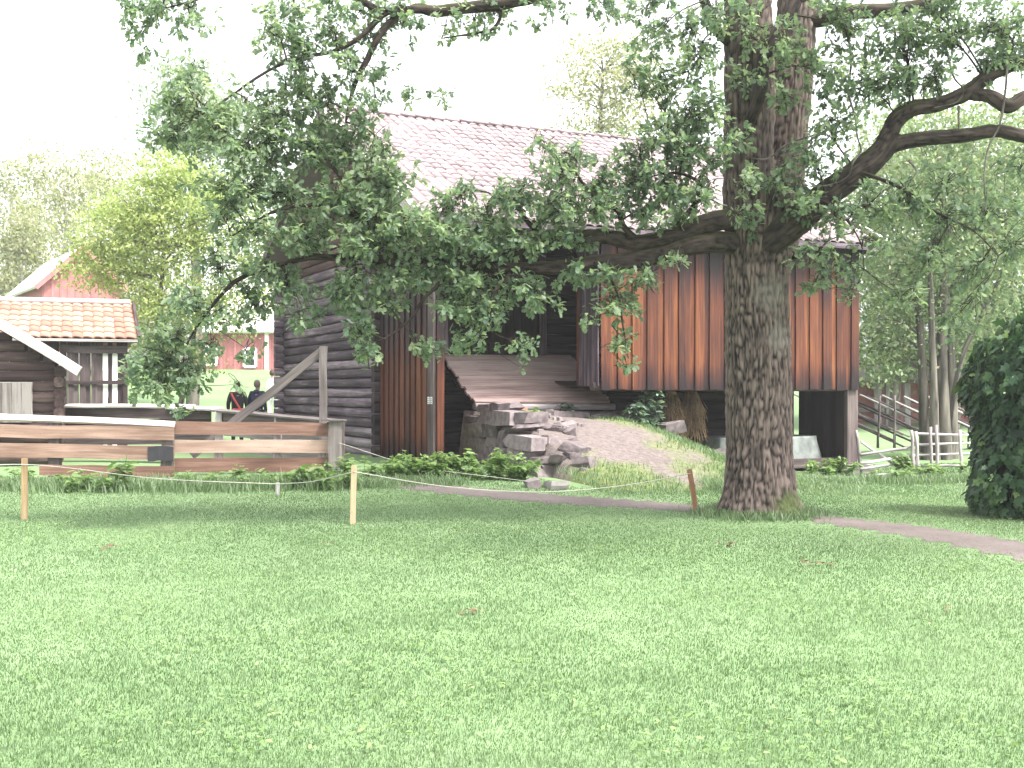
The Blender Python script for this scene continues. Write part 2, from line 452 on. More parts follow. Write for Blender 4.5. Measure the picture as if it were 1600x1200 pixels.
def groundmat():
    s = NT('lawn_soil')
    v = s.coords((1, 1, 1), rnd=False)
    a = s.noise(v, 0.35, 3); b = s.noise(v, 7.0, 6, 0.7)
    f = s.math('ADD', s.math('MULTIPLY', a, 0.5), s.math('MULTIPLY', b, 0.5))
    c = s.ramp(f, [(0.3, (0.090, 0.150, 0.060)), (0.5, (0.132, 0.200, 0.094)), (0.7, (0.175, 0.240, 0.130))])
    s.bump(b, 0.5, 0.03)
    return s.done(c, 0.95)
def dirtmat():
    s = NT('trodden_dirt')
    v = s.coords((1, 1, 1), rnd=False)
    a = s.noise(v, 1.2, 4); b = s.noise(v, 14.0, 5, 0.7)
    f = s.math('ADD', s.math('MULTIPLY', a, 0.5), s.math('MULTIPLY', b, 0.5))
    c = s.ramp(f, [(0.3, (0.080, 0.064, 0.060)), (0.5, (0.130, 0.107, 0.102)), (0.72, (0.19, 0.162, 0.155))])
    s.bump(b, 0.6, 0.03)
    return s.done(c, 0.95)
M['ground'] = groundmat()
M['dirt'] = dirtmat()

# ------------------------------------------------------------------ ground
def axis(fine0, fine1, step, lo, hi, grow=1.25):
    a = list(np.arange(fine0, fine1 + 1e-6, step))
    d = step
    while a[-1] < hi: d *= grow; a.append(a[-1] + d)
    d = step
    while a[0] > lo: d *= grow; a.insert(0, a[0] - d)
    return np.array(a)
gx, gy = axis(-9, 11, 0.25, -320, 320), axis(2, 34, 0.25, -40, 500)
XX, YY = np.meshgrid(gx, gy)
V = np.stack([XX.ravel(), YY.ravel(), terrain(XX, YY).ravel()], 1)
nx, ny = len(gx), len(gy)
I = (np.arange(ny - 1)[:, None] * nx + np.arange(nx - 1)[None]).ravel()
put('ground', mesh_np('ground', V, np.stack([I, I + 1, I + 1 + nx, I + nx], 1), smooth=True), None, M['ground'], kind='structure')

# barn frame: x along the front, y into the barn
AX, AY, BROT = -1.337, 21.5, math.atan2(0.4216, 0.907)
CB, SB = math.cos(BROT), math.sin(BROT)
def bw(t, s, z=0.0):
    return Vector((AX + CB * t - SB * s, AY + SB * t + CB * s, z))
def bl(x, y):
    dx, dy = np.asarray(x) - AX, np.asarray(y) - AY
    return CB * dx + SB * dy, -SB * dx + CB * dy

# path
PATH = np.array([G(560, 752)[:2], G(700, 765)[:2], G(850, 779)[:2], G(1000, 789)[:2], G(1120, 797)[:2], G(1250, 806)[:2], G(1400, 826)[:2], G(1560, 853)[:2], G(1800, 900)[:2]])
PC = spline([(p[0], p[1], 0) for p in PATH], 14)[:, :2]
PW = np.interp(np.linspace(0, 1, len(PC)), [0, 0.12, 0.35, 0.5, 0.6, 0.7, 1], [0.15, 0.75, 0.8, 0.55, 0.38, 0.62, 0.75]) * 0.62
def path_dist(x, y):
    d = np.full(np.shape(x), 1e9)
    for (cx, cy), w in zip(PC, PW):
        d = np.minimum(d, np.hypot(x - cx, y - cy) - w)
    return d
T_ = np.gradient(PC, axis=0); T_ /= np.linalg.norm(T_, axis=1, keepdims=True)
Nn = np.stack([-T_[:, 1], T_[:, 0]], 1)
PV, PF = [], []
for i, (c, n, w) in enumerate(zip(PC, Nn, PW)):
    wl = w * (1 + 0.22 * math.sin(i * 1.7) + random.uniform(-.1, .1)); wr = w * (1 + 0.2 * math.sin(i * 2.3 + 1) + random.uniform(-.1, .1))
    for k in range(7):
        q = -wl + (wl + wr) * k / 6
        x, y = c + n * q
        PV.append((x, y, tz(x, y) + 0.016 - 0.012 * abs(k - 3) / 3))
    if i:
        for k in range(6):
            a = (i - 1) * 7 + k
            PF.append((a, a + 1, a + 8, a + 7))
put('path', mesh_py('path', PV, PF, True), None, M['dirt'], kind='structure')

# earth ramp up to the barn bridge (in barn coordinates)
def mound_h(t, s):
    t = np.asarray(t, float); s = np.asarray(s, float)
    run = 1.0 - sstep(-4.9, 0.4, -(-s)) * 0 
    h = 1.0 * sstep(-5.0, 0.3, s)
    right = 1 - sstep(3.7, 6.4 - 0.25 * np.clip(s, -3, 1), t)
    left = np.where(s > -1.9, 1.0, sstep(0.9 - 1.2 * np.clip(-1.9 - s, 0, 2), 1.2 + 0.9 * np.clip(-1.9 - s, 0, 1), t))
    return h * right * left
def mound_z(t, s):
    p = bw(t, s)
    return tz(p.x, p.y) - 0.03 + 1.0 * float(mound_h(t, s))
ts, ss = np.arange(1.06, 6.82, 0.15), np.arange(-5.2, 1.75, 0.15)
MV, MF = [], []
for j, s_ in enumerate(ss):
    for i, t_ in enumerate(ts):
        p = bw(t_, s_)
        z = mound_z(t_, s_) + 0.05 * (float(vnoise(np.array([[t_ * 2.5, s_ * 2.5, 0]]), 5)[0]) - 0.5) * float(mound_h(t_, s_)) ** 0.5
        if i == 0: z = tz(p.x, p.y) - 0.15
        MV.append((p.x, p.y, z))
        if i and j:
            a = j * len(ts) + i
            MF.append((a, a - 1, a - len(ts) - 1, a - len(ts)))
m_ramp = mesh_py('earth_ramp', MV, MF, True)
m_ramp.flip_normals() if m_ramp.polygons[40].normal.z < 0 else None
def mound_dirt(t, s):
    """1 on the trodden strip, 0 on the grassy flanks"""
    c = 2.35 + 0.32 * np.clip(-s, 0, 5) * 0.5
    w = 1.12 - 0.09 * np.clip(-s - 0.5, 0, 5)
    n = vnoise(np.stack([np.ravel(t) * 3, np.ravel(s) * 3, 0 * np.ravel(t)], 1), 9).reshape(np.shape(t))
    dt = np.abs(t - c) * np.where(t < c, 0.25 + 0.75 * sstep(2.0, 3.6, -s), 1.0)
    return np.clip(1.4 - dt / w + (n - 0.5) * 1.3 - sstep(2.4, 4.4, -s) * 0.9, 0, 1)
s = NT('ramp_soil')
at = s.t.nodes.new('ShaderNodeAttribute'); at.attribute_name = 'tint'
v = s.coords((1, 1, 1), rnd=False)
b = s.noise(v, 12.0, 5, 0.7)
dc = s.ramp(b, [(0.3, (0.080, 0.064, 0.060)), (0.5, (0.130, 0.107, 0.102)), (0.72, (0.19, 0.162, 0.155))])
gc = s.ramp(b, [(0.3, (0.07, 0.09, 0.03)), (0.6, (0.15, 0.18, 0.07))])
s.bump(b, 0.6, 0.03)
M['rampsoil'] = s.done(s.mix(at.outputs['Fac'], gc, dc), 0.95)
tt_, ss_ = bl(np.array([v[0] for v in MV]), np.array([v[1] for v in MV]))
a = m_ramp.attributes.new('tint', 'FLOAT', 'POINT')
a.data.foreach_set('value', np.clip(mound_dirt(tt_, ss_) * 1.2, 0, 1).astype(np.float32))
put('earth_ramp', m_ramp, None, M['rampsoil'], kind='structure')

# ------------------------------------------------------------------ barn
LF, DG, SG = 9.68, 11.6, 3.05               # front length, gable depth, gallery depth
EAVE_Z, EAVE_S, PITCH = 4.70, -0.42, 0.5145
RIDGE_S = 5.8
def roof_z(s_):
    return EAVE_Z + PITCH * ((s_ if s_ <= RIDGE_S else 2 * RIDGE_S - s_) - EAVE_S)
barn = thing('barn', 'large dark log barn with orange tarred board front, tiled roof and plank bridge', 'barn', (AX, AY, 0), BROT)

# gable logs (along y)
zz = 0.14
k = 0
while zz < roof_z(RIDGE_S) - 0.25:
    h = random.uniform(0.205, 0.228)
    zc = zz + h / 2
    s0, s1 = SG - 0.2, DG + 0.2
    if zz + h > roof_z(SG) - 0.18:
        s0 = max(s0, EAVE_S + (zz + h + 0.2 - EAVE_Z) / PITCH)
        s1 = 2 * RIDGE_S - s0
    elif zz + h > roof_z(DG) - 0.15:
        s1 = 2 * RIDGE_S - (EAVE_S + (zz + h + 0.15 - EAVE_Z) / PITCH)
    if s1 - s0 > 0.3:
        m = M['log_grey'] if k < 3 else (M['log_red'] if zc > 4.5 else M['log'])
        log('log', (0.10, s0, zc), (0.10, s1, zc), 0.115, h / 2 * 1.0, m, barn, sq=0.62, wob=0.09, segs=6)
    zz += h; k += 1
# stubs of the cross logs at the back corner, and the gallery's inner log wall (along x)
zz = 0.03; k = 0
while zz < 4.7:
    h = random.uniform(0.205, 0.228); zc = zz + h / 2
    if zz < roof_z(DG) - 0.3:
        log('log', (-0.22, DG - 0.1, zc), (0.5, DG - 0.1, zc), 0.11, h / 2, M['log'], barn, segs=2, sq=0.62)
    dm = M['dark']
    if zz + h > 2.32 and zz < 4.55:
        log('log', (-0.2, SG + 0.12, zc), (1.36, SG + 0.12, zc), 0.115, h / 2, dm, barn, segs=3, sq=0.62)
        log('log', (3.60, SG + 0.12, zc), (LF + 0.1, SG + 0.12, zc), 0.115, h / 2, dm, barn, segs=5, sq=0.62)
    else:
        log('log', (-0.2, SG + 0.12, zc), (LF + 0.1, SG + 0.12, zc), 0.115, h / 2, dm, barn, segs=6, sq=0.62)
    zz += h; k += 1
# barn door in the log wall
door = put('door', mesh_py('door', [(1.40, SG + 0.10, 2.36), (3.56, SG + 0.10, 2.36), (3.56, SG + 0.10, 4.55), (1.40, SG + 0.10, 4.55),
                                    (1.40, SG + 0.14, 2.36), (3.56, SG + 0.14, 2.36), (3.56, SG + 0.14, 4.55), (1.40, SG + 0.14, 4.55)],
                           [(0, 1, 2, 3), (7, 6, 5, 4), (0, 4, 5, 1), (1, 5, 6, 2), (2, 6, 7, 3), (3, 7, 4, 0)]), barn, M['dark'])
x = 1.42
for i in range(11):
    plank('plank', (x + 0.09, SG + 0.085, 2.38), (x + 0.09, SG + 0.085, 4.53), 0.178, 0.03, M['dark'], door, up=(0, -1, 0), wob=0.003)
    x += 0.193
for z_ in (2.36 - 0.07, 4.60):
    plank('beam', (1.3, SG + 0.02, z_), (3.7, SG + 0.02, z_), 0.16, 0.14, M['log'], barn)
for x_ in (1.33, 3.63):
    plank('post', (x_, SG + 0.0, 2.3), (x_, SG + 0.0, 4.6), 0.13, 0.10, M['log'], barn, up=(0, -1, 0))

# gallery side (same plane as the gable): boards, then the wide grey corner plank
s_ = 0.34; i = 0
while s_ < SG - 0.02:
    over = i % 2
    w = random.uniform(0.15, 0.20) if over else random.uniform(0.20, 0.25)
    z1 = roof_z(s_) - 0.16
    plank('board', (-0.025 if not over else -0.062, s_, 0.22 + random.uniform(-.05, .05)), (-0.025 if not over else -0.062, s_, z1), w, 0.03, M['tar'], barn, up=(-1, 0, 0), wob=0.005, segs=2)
    s_ += 0.155; i += 1
cp = plank('corner_plank', (-0.07, 0.155, 0.10), (-0.07, 0.155, roof_z(0) - 0.2), 0.30, 0.05, M['post'], barn, up=(-1, 0, 0), label='wide weathered grey plank at the corner with two white tags')
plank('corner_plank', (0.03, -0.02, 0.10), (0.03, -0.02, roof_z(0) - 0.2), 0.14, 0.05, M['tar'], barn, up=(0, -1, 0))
for yy in (0.085, 0.225):
    tg = plank('paper_tag', (-0.104, yy, 1.34), (-0.104, yy, 1.47), 0.10, 0.004, M['paper'], barn, up=(-1, 0, 0), wob=0)
    for q in range(3):
        plank('printed_line', (0.025 + q * 0.035, -0.035, 0.004), (0.025 + q * 0.035, 0.033, 0.004), 0.012, 0.003, M['ink'], tg, up=(0, 0, 1), wob=0, segs=1)

# front boards of the hanging gallery
T0 = 3.34
ZB = 1.60
x = T0 + 0.10; i = 0
while x < LF + 0.05:
    over = i % 2 == 0
    w = random.uniform(0.19, 0.26) if over else random.uniform(0.22, 0.26)
    y_ = -0.075 if over else -0.040
    zb = ZB + random.uniform(-0.012, 0.012)
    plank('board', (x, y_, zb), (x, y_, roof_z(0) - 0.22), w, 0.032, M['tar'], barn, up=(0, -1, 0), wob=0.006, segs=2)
    x += 0.182 * random.uniform(0.92, 1.08); i += 1
# side return of the hanging gallery
for i in range(6):
    y_ = 0.05 + i * 0.15
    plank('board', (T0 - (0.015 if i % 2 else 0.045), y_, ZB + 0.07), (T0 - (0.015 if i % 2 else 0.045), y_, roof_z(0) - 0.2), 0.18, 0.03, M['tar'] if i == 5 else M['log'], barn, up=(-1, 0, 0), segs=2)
# frame of the gallery
log('beam', (T0 - 0.12, 0.10, ZB + 0.06), (LF, 0.10, ZB + 0.06), 0.09, 0.09, M['post'], barn, sq=0.8)
plank('beam', (T0, 0.12, roof_z(0) - 0.28), (LF, 0.12, roof_z(0) - 0.28), 0.16, 0.16, M['dark'], barn)
plank('beam', (0, 0.12, roof_z(0) - 0.28), (T0, 0.12, roof_z(0) - 0.28), 0.16, 0.16, M['dark'], barn)
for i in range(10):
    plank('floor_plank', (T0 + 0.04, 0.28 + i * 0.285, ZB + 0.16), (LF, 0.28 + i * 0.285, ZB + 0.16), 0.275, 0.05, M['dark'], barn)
plank('post', (LF - 0.13, 0.02, -0.05), (LF - 0.13, 0.02, roof_z(0) - 0.3), 0.28, 0.10, M['post'], barn, up=(0, -1, 0))
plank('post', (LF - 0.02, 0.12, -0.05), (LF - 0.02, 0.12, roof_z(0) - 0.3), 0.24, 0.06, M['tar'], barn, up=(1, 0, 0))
# right end wall of the undercroft and gallery, a gap left between two boards
y_ = 0.35
while y_ < DG:
    if abs(y_ - 2.06) > 0.02:
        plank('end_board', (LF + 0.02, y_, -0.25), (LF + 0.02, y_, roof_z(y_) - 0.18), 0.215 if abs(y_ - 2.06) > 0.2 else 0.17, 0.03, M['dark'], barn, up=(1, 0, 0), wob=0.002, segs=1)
    y_ += 0.213
plank('sill', (T0 + 3.8, 0.45, 0.02), (LF - 0.05, 0.45, 0.02), 0.2, 0.2, M['post'], barn)
# back wall, closing the core
put('back_wall', mesh_py('back_wall', [(0, DG, -0.2), (LF, DG, -0.2), (LF, DG, 4.6), (0, DG, 4.6), (0, DG - .1, -0.2), (LF, DG - .1, -0.2), (LF, DG - .1, 4.6), (0, DG - .1, 4.6)],
                         [(0, 3, 2, 1), (4, 5, 6, 7), (0, 1, 5, 4), (3, 7, 6, 2), (0, 4, 7, 3), (1, 2, 6, 5)]), barn, M['log'])

# roof: sheathing, tiles, verge boards, ridge
RT0, RT1 = -0.55, LF + 0.52
def slab(name, pts, th, mat, parent):
    n = (Vector(pts[1]) - Vector(pts[0])).cross(Vector(pts[3]) - Vector(pts[0])).normalized() * th
    V = [Vector(p) for p in pts] + [Vector(p) - n for p in pts]
    return put(name, mesh_py(name, V, [(0, 1, 2, 3), (7, 6, 5, 4), (0, 4, 5, 1), (1, 5, 6, 2), (2, 6, 7, 3), (3, 7, 4, 0)]), parent, mat)
rs0, rs1 = EAVE_S, 2 * RIDGE_S - EAVE_S
roof = slab('roof', [(RT0, rs0, EAVE_Z - .06), (RT1, rs0, EAVE_Z - .06), (RT1, RIDGE_S, roof_z(RIDGE_S) - .06), (RT0, RIDGE_S, roof_z(RIDGE_S) - .06)], 0.05, M['post'], barn)
slab('roof_boarding', [(RT1, rs1, EAVE_Z - .02), (RT0, rs1, EAVE_Z - .02), (RT0, RIDGE_S, roof_z(RIDGE_S) - .02), (RT1, RIDGE_S, roof_z(RIDGE_S) - .02)], 0.05, M['tile'], barn)
def tile_mesh(name, w, L, mat):
    V, F = [], []
    n = 7
    prof = [0.020 * math.sin(2 * math.pi * k / (n - 1) - 0.6) + 0.006 * math.sin(4 * math.pi * k / (n - 1)) for k in range(n)]
    for row, (y, dz) in enumerate(((0.0, -0.004), (0.0, 0.026), (L, 0.0))):
        for k in range(n):
            V.append(((k / (n - 1) - 0.5) * w * 1.12, y - (0.012 * math.sin(math.pi * k / (n - 1)) if row < 2 else 0), prof[k] * (1.0 if row else 1.0) + dz))
    for r in range(2):
        for k in range(n - 1):
            a = r * n + k
            F.append((a, a + 1, a + n + 1, a + n))
    m = mesh_py(name, V, F)
    for p in m.polygons[n - 1:]: p.use_smooth = True
    m.materials.append(mat)
    return m
def tile_roof(parent, root, x0, x1, y0, z0, y1, z1, w, L, mat, want, sway=0.0, back=False):
    """pantiles in courses from the eave (y0,z0) to the ridge (y1,z1); the 'want' best seen ones are objects"""
    tm = tile_mesh('tile', w, L * 1.22, mat)
    run = math.hypot(y1 - y0, z1 - z0)
    ang = math.atan2(z1 - z0, abs(y1 - y0))
    nr, nc = int(run / L) + 1, int(round((x1 - x0) / w))
    w2 = (x1 - x0) / nc
    allp = []
    for r in range(nr):
        for c in range(nc):
            q = r * L / run
            if q > 0.995: continue
            x = x0 + (c + 0.5) * w2 + random.uniform(-.006, .006)
            z = z0 + (z1 - z0) * q + 0.012 + sway * math.sin(x * 1.1 + q * 3) * random.uniform(.5, 1)
            y = y0 + (y1 - y0) * q
            M4 = Matrix.Translation((x, y, z)) @ Matrix.Rotation(ang if y1 > y0 else -ang, 4, 'X') @ Matrix.Rotation(random.uniform(-.02, .02), 4, 'Z')
            if y1 < y0: M4 = M4 @ Matrix.Rotation(math.pi, 4, 'Z')
            wp = root.matrix_basis @ M4.translation
            px, py = CX + wp.x / wp.y * FPX, HY - (wp.z - EYE) / wp.y * FPX
            allp.append((want(px, py), M4))
    allp.sort(key=lambda a: a[0])
    rest = []
    for i, (sc_, M4) in enumerate(allp):
        if i < 300:
            o = put('tile', tm, parent); o.matrix_local = M4
        else:
            rest.append(M4)
    if rest:
        tv = np.array([v.co[:] for v in tm.vertices]); tq = np.array([p.vertices[:] for p in tm.polygons])
        A = np.array([np.array(m) for m in rest])
        V, T, _ = scatter(tv, tq, A[:, :3, 3], A[:, :3, :3], np.ones(len(rest)), np.zeros(len(rest)))
        o = put('tile_courses', mesh_np('tile_courses', V, T, np.repeat(RNG.random(len(rest)), len(tv))), parent, M['tile_mass'] if mat == M['tile'] else mat, kind='stuff')
s = NT('old_roof_tile_courses')
at = s.t.nodes.new('ShaderNodeAttribute'); at.attribute_name = 'tint'
g = s.noise(s.coords((5, 5, 5), rnd=False), 1.0, 4)
f = s.math('ADD', g, s.math('MULTIPLY', s.math('SUBTRACT', at.outputs['Fac'], 0.5), 0.9))
M['tile_mass'] = s.done(s.ramp(f, [(0.25, (0.19, 0.15, 0.16)), (0.75, (0.35, 0.28, 0.296))]), 0.75)
bpy.context.view_layer.update()
tile_roof(roof, barn, RT0 + 0.02, RT1 - 0.02, rs0, EAVE_Z, RIDGE_S, roof_z(RIDGE_S), 0.225, 0.325, M['tile'],
          lambda px, py: abs(px - 790) / 210 + abs(py - 235) / 75, 0.004)
x = RT0
while x < RT1:
    log('ridge_tile', (x, RIDGE_S, roof_z(RIDGE_S) + 0.045), (x + 0.40, RIDGE_S, roof_z(RIDGE_S) + 0.035), 0.11, 0.05, M['tile'], roof, segs=1, sq=1.0, taper=0.12)
    x += 0.37
for xx in (RT0 - 0.02, RT1 + 0.02):
    plank('verge_board', (xx, rs0 - 0.03, EAVE_Z - 0.06), (xx, RIDGE_S, roof_z(RIDGE_S) - 0.05), 0.035, 0.20, M['pale'], roof, up=(0, -PITCH, 1))
    plank('verge_board', (xx, rs1 + 0.03, EAVE_Z - 0.06), (xx, RIDGE_S, roof_z(RIDGE_S) - 0.05), 0.035, 0.20, M['grey'], roof, up=(0, PITCH, 1))
    plank('verge_cap', (xx, rs0 - 0.03, EAVE_Z + 0.065), (xx, RIDGE_S, roof_z(RIDGE_S) + 0.075), 0.14, 0.03, M['pale'], roof, up=(0, -PITCH, 1))
plank('fascia', (RT0, rs0 - 0.01, EAVE_Z - 0.075), (RT1, rs0 - 0.01, EAVE_Z - 0.075), 0.11, 0.03, M['log'], roof, up=(0, -1, 0))
for i in range(13):
    x = 0.1 + i * 0.79
    plank('rafter', (x, rs0 + 0.05, EAVE_Z - 0.17), (x, SG + 0.2, roof_z(SG + 0.2) - 0.18), 0.10, 0.10, M['dark'], roof, up=(0, -PITCH, 1))

# plank bridge into the barn
bridge = thing('barn_bridge', 'sloping weathered plank bridge leading up into the dark barn door', 'ramp', (AX, AY, 0), BROT)
r0, r1 = Vector((0, SG - 0.02, 2.34)), Vector((0, 1.28, 1.34))
n_pl = 13
upv = Vector((0, -(r0.z - r1.z), (r0.y - r1.y))).normalized()
for i in range(n_pl):
    q = (i + 0.5) / n_pl
    p = r1.lerp(r0, q)
    plank('plank', (1.25 + random.uniform(-.04, .04), p.y, p.z + random.uniform(-.006, .006)), (4.32 + random.uniform(-.04, .04), p.y, p.z + random.uniform(-.006, .006)), 2.02 / n_pl * 0.96, 0.05,
          M['ramp'], bridge, up=upv, wob=0.008, segs=4)
for xx in (1.36, 2.8, 4.2):
    log('beam', (xx, 1.35, 1.22), (xx, SG - 0.05, 2.2), 0.09, 0.10, M['dark'], bridge)
log('sill_log', (1.22, 1.20, 1.27), (4.36, 1.22, 1.24), 0.085, 0.07, M['pole'], bridge)

# stone abutment
abut = thing('stone_abutment', 'dry stone wall of rough pinkish grey blocks under the plank bridge', 'stone wall', (AX, AY, 0), BROT)
def stone_mesh(name, a, b, c, seed, chip=0.16, cuts=2):
    bm = bmesh.new()
    bmesh.ops.create_cube(bm, size=1.0)
    bmesh.ops.subdivide_edges(bm, edges=bm.edges[:], cuts=cuts - 1, use_grid_fill=True)
    rr = random.Random(seed)
    sk = [rr.uniform(-chip, chip) for _ in range(6)]
    for v in bm.verts:
        co = v.co
        k = 1.0 - 0.07 * (abs(co.x) * 2) ** 2 * (abs(co.y) * 2) ** 2 - 0.05 * (abs(co.z) * 2) ** 2 * (abs(co.x) * 2 + abs(co.y) * 2) / 2
        x, y, z = co.x * k, co.y * k, co.z * k
        x += sk[0] * z + sk[1] * y; z += sk[2] * x + sk[3] * y; y += sk[4] * z
        v.co = (x * a + rr.uniform(-.08, .08) * a, y * b + rr.uniform(-.08, .08) * b, z * c + rr.uniform(-.09, .09) * c)
    m = bpy.data.meshes.new(name); bm.to_mesh(m); bm.free()
    for p_ in m.polygons: p_.use_smooth = True
    m.set_sharp_from_angle(angle=R(30))
    return m
def stone(parent, loc, size, rot=(0, 0, 0), mat=None, name='stone', chip=0.16, **kw):
    o = put(name, stone_mesh(name, *size, random.random(), chip), parent, mat or M['stone'], **kw)
    o.location = loc; o.rotation_euler = rot
    return o
def px_s(px, t_):
    u = (px - CX) / FPX
    return (AX + CB * t_ - u * (AY + SB * t_)) / (SB + CB * u)
def wall_stone(x0, y0, x1, y1, t_, th=0.42):
    s0, s1 = px_s(x0, t_), px_s(x1, t_)
    sm_ = (s0 + s1) / 2
    dd = bw(t_, sm_).y
    z1, z0 = EYE - (y0 - HY) / FPX * dd, EYE - (y1 - HY) / FPX * dd
    stone(abut, (t_ + th / 2 + random.uniform(-.05, .03), sm_, (z0 + z1) / 2), (th, abs(s1 - s0) * 1.04, (z1 - z0) * 1.06), (random.uniform(-.05, .05), random.uniform(-.06, .06), random.uniform(-.10, .10)), chip=0.13)
for (x0, y0, x1, y1, t_) in ((728, 649, 747, 662, .98), (746, 642, 800, 663, .98), (745, 632, 760, 643, 1.08), (759, 629, 780, 643, 1.1), (798, 645, 816, 662, 1.05),
        (728, 662, 755, 687, .95), (752, 662, 776, 681, .98), (773, 663, 812, 673, .98), (729, 687, 757, 722, .93), (757, 681, 772, 700, .96), (757, 700, 768, 724, .95),
        (774, 673, 790, 700, .97), (788, 673, 818, 682, 1.05), (788, 681, 828, 701, .90), (788, 700, 826, 718, .88), (767, 700, 790, 724, .92), (790, 717, 812, 734, .92),
        (808, 713, 843, 729, .92), (815, 727, 840, 746, .86), (730, 720, 770, 738, .95), (770, 724, 800, 742, .94)):
    wall_stone(x0, y0, x1, y1, t_, random.uniform(.38, .55))
# flat stones across the top, under the foot of the bridge
x = 1.45
while x < 4.4:
    L = random.uniform(0.34, 0.66)
    stone(abut, (x + L / 2, 0.92 + random.uniform(-.10, .10), 1.04 + random.uniform(-.03, .03)), (L, 0.42, random.uniform(0.15, 0.24)), (random.uniform(-.1, .1), random.uniform(-.08, .08), random.uniform(-.25, .25)))
    x += L * 0.96
for (x, y, z, a, b, c) in ((1.75, 0.45, 1.10, .55, .45, .16), (2.3, 0.50, 1.12, .5, .4, .14), (1.75, -0.35, 0.98, .7, .6, .16), (1.8, -1.15, 0.84, .5, .5, .14), (1.65, -1.75, 0.66, .42, .36, .18),
                           (4.45, 0.75, 1.02, .42, .36, .26), (4.72, 0.5, 0.98, .4, .36, .22), (5.05, 0.2, 0.84, .62, .42, .24)):
    stone(abut, (x, y, z), (a, b, c), (random.uniform(-.12, .12), random.uniform(-.12, .12), random.uniform(-.5, .5)))
for i in range(12):
    t_, s_ = (random.uniform(1.25, 2.2), random.uniform(-2.4, -.4)) if i % 2 else (random.uniform(1.05, 1.7), random.uniform(-3.3, -1.8))
    q_ = random.uniform(.14, .42)
    stone(abut, (t_, s_, mound_z(t_, s_) - q_ * .05), (q_, q_ * random.uniform(.7, 1.1), q_ * .55), (random.uniform(-.2, .2), random.uniform(-.2, .2), random.uniform(0, 3)))
for i in range(16):
    t_, s_ = random.uniform(1.9, 2.5), random.uniform(-1.3, .6)
    stone(abut, (t_, s_, mound_z(t_, s_) + .02), (random.uniform(.06, .14), random.uniform(.06, .12), .07), (0, 0, random.uniform(0, 3)), M['stone_pale'] if i % 3 == 0 else None)
def loose_stone(px, py, size, label, mat='stone_pale', lift=0.3):
    p = G(px, py)
    t_, s_ = bl(p.x, p.y)
    stone(None, (p.x, p.y, p.z + size[2] * lift), size, (random.uniform(-.1, .1), random.uniform(-.1, .1), random.uniform(0, 3)), M[mat], label=label, cat='stone')
loose_stone(834, 741, (0.42, 0.36, 0.30), 'pale boulder at the front foot of the stone wall')
loose_stone(868, 763, (0.52, 0.30, 0.14), 'flat white stone in the grass beside the path')
loose_stone(832, 762, (0.24, 0.22, 0.16), 'small grey stone left of the flat white stone by the path', 'stone')
for (px, py, dd, sz) in ((875, 672, 0, .10), (868, 684, 0, .08), (884, 692, 0, .07)):
    pass
# brick lying under the bridge foot
plank('brick', bw(1.98, 0.98, 1.225), bw(2.24, 0.96, 1.225), 0.12, 0.06, M['tile_red'], None, label='single orange brick lying under the foot of the plank bridge', cat='brick', wob=0.002, segs=1)
# foot stone of the right corner post
p = bw(LF - 0.12, -0.08)
stone(None, (p.x + 0.05, p.y - 0.02, tz(p.x, p.y) + 0.04), (0.62, 0.46, 0.36), (0, 0, BROT), M['stone_pale'], 'foundation_stone', 0.05, label='pale squared stone under the right corner post of the barn', cat='stone')

# ------------------------------------------------------------------ undercroft: covered cart, straw, round stone
cart = thing('covered_cart', 'cart under a silver grey tarpaulin in the open undercroft behind the oak', 'cart', (*bw(7.8, 0.95)[:2], -0.18), BROT)
n1, n2 = 34, 40
V, F = [], []
for j in range(n2 + 1):
    a = 2 * math.pi * j / n2
    for i in range(n1 + 1):
        q = i / n1
        c, sn = math.cos(a), math.sin(a)
        ex, ey = math.copysign(abs(c) ** 0.35, c) * 1.28, math.copysign(abs(sn) ** 0.35, sn) * 0.55
        if q < 0.5:
            k = q / 0.5
            V.append((ex * k, ey * k, 0.80 - 0.08 * math.sin(k * 3) * (1 + 0.5 * math.sin(3 * a)) + 0.09 * math.cos(ex * k * 3)))
        else:
            k = (q - 0.5) / 0.5
            fo = 1 + k * (0.07 + 0.07 * math.sin(a * 11) + 0.05 * math.sin(a * 19 + 1))
            V.append((ex * fo, ey * fo + 0.02 * math.sin(a * 9) * k, 0.78 - k * (0.66 + 0.05 * math.sin(a * 5))))
for j in range(n2):
    for i in range(n1):
        b_ = j * (n1 + 1) + i
        F.append((b_, b_ + 1, b_ + n1 + 2, b_ + n1 + 1))
put('tarpaulin', mesh_py('tarpaulin', V, F, True), cart, M['tarp'])
for (x, y) in ((-0.8, -0.3), (0.8, -0.3), (-0.8, 0.3), (0.8, 0.3)):
    log('wheel', (x, y - 0.04, 0.24), (x, y + 0.04, 0.24), 0.24, 0.24, M['dark'], cart, segs=1, sides=14, sq=1.0, wob=0.0)
plank('cart_bed', (-1.1, 0, 0.42), (1.1, 0, 0.42), 0.9, 0.1, M['dark'], cart)

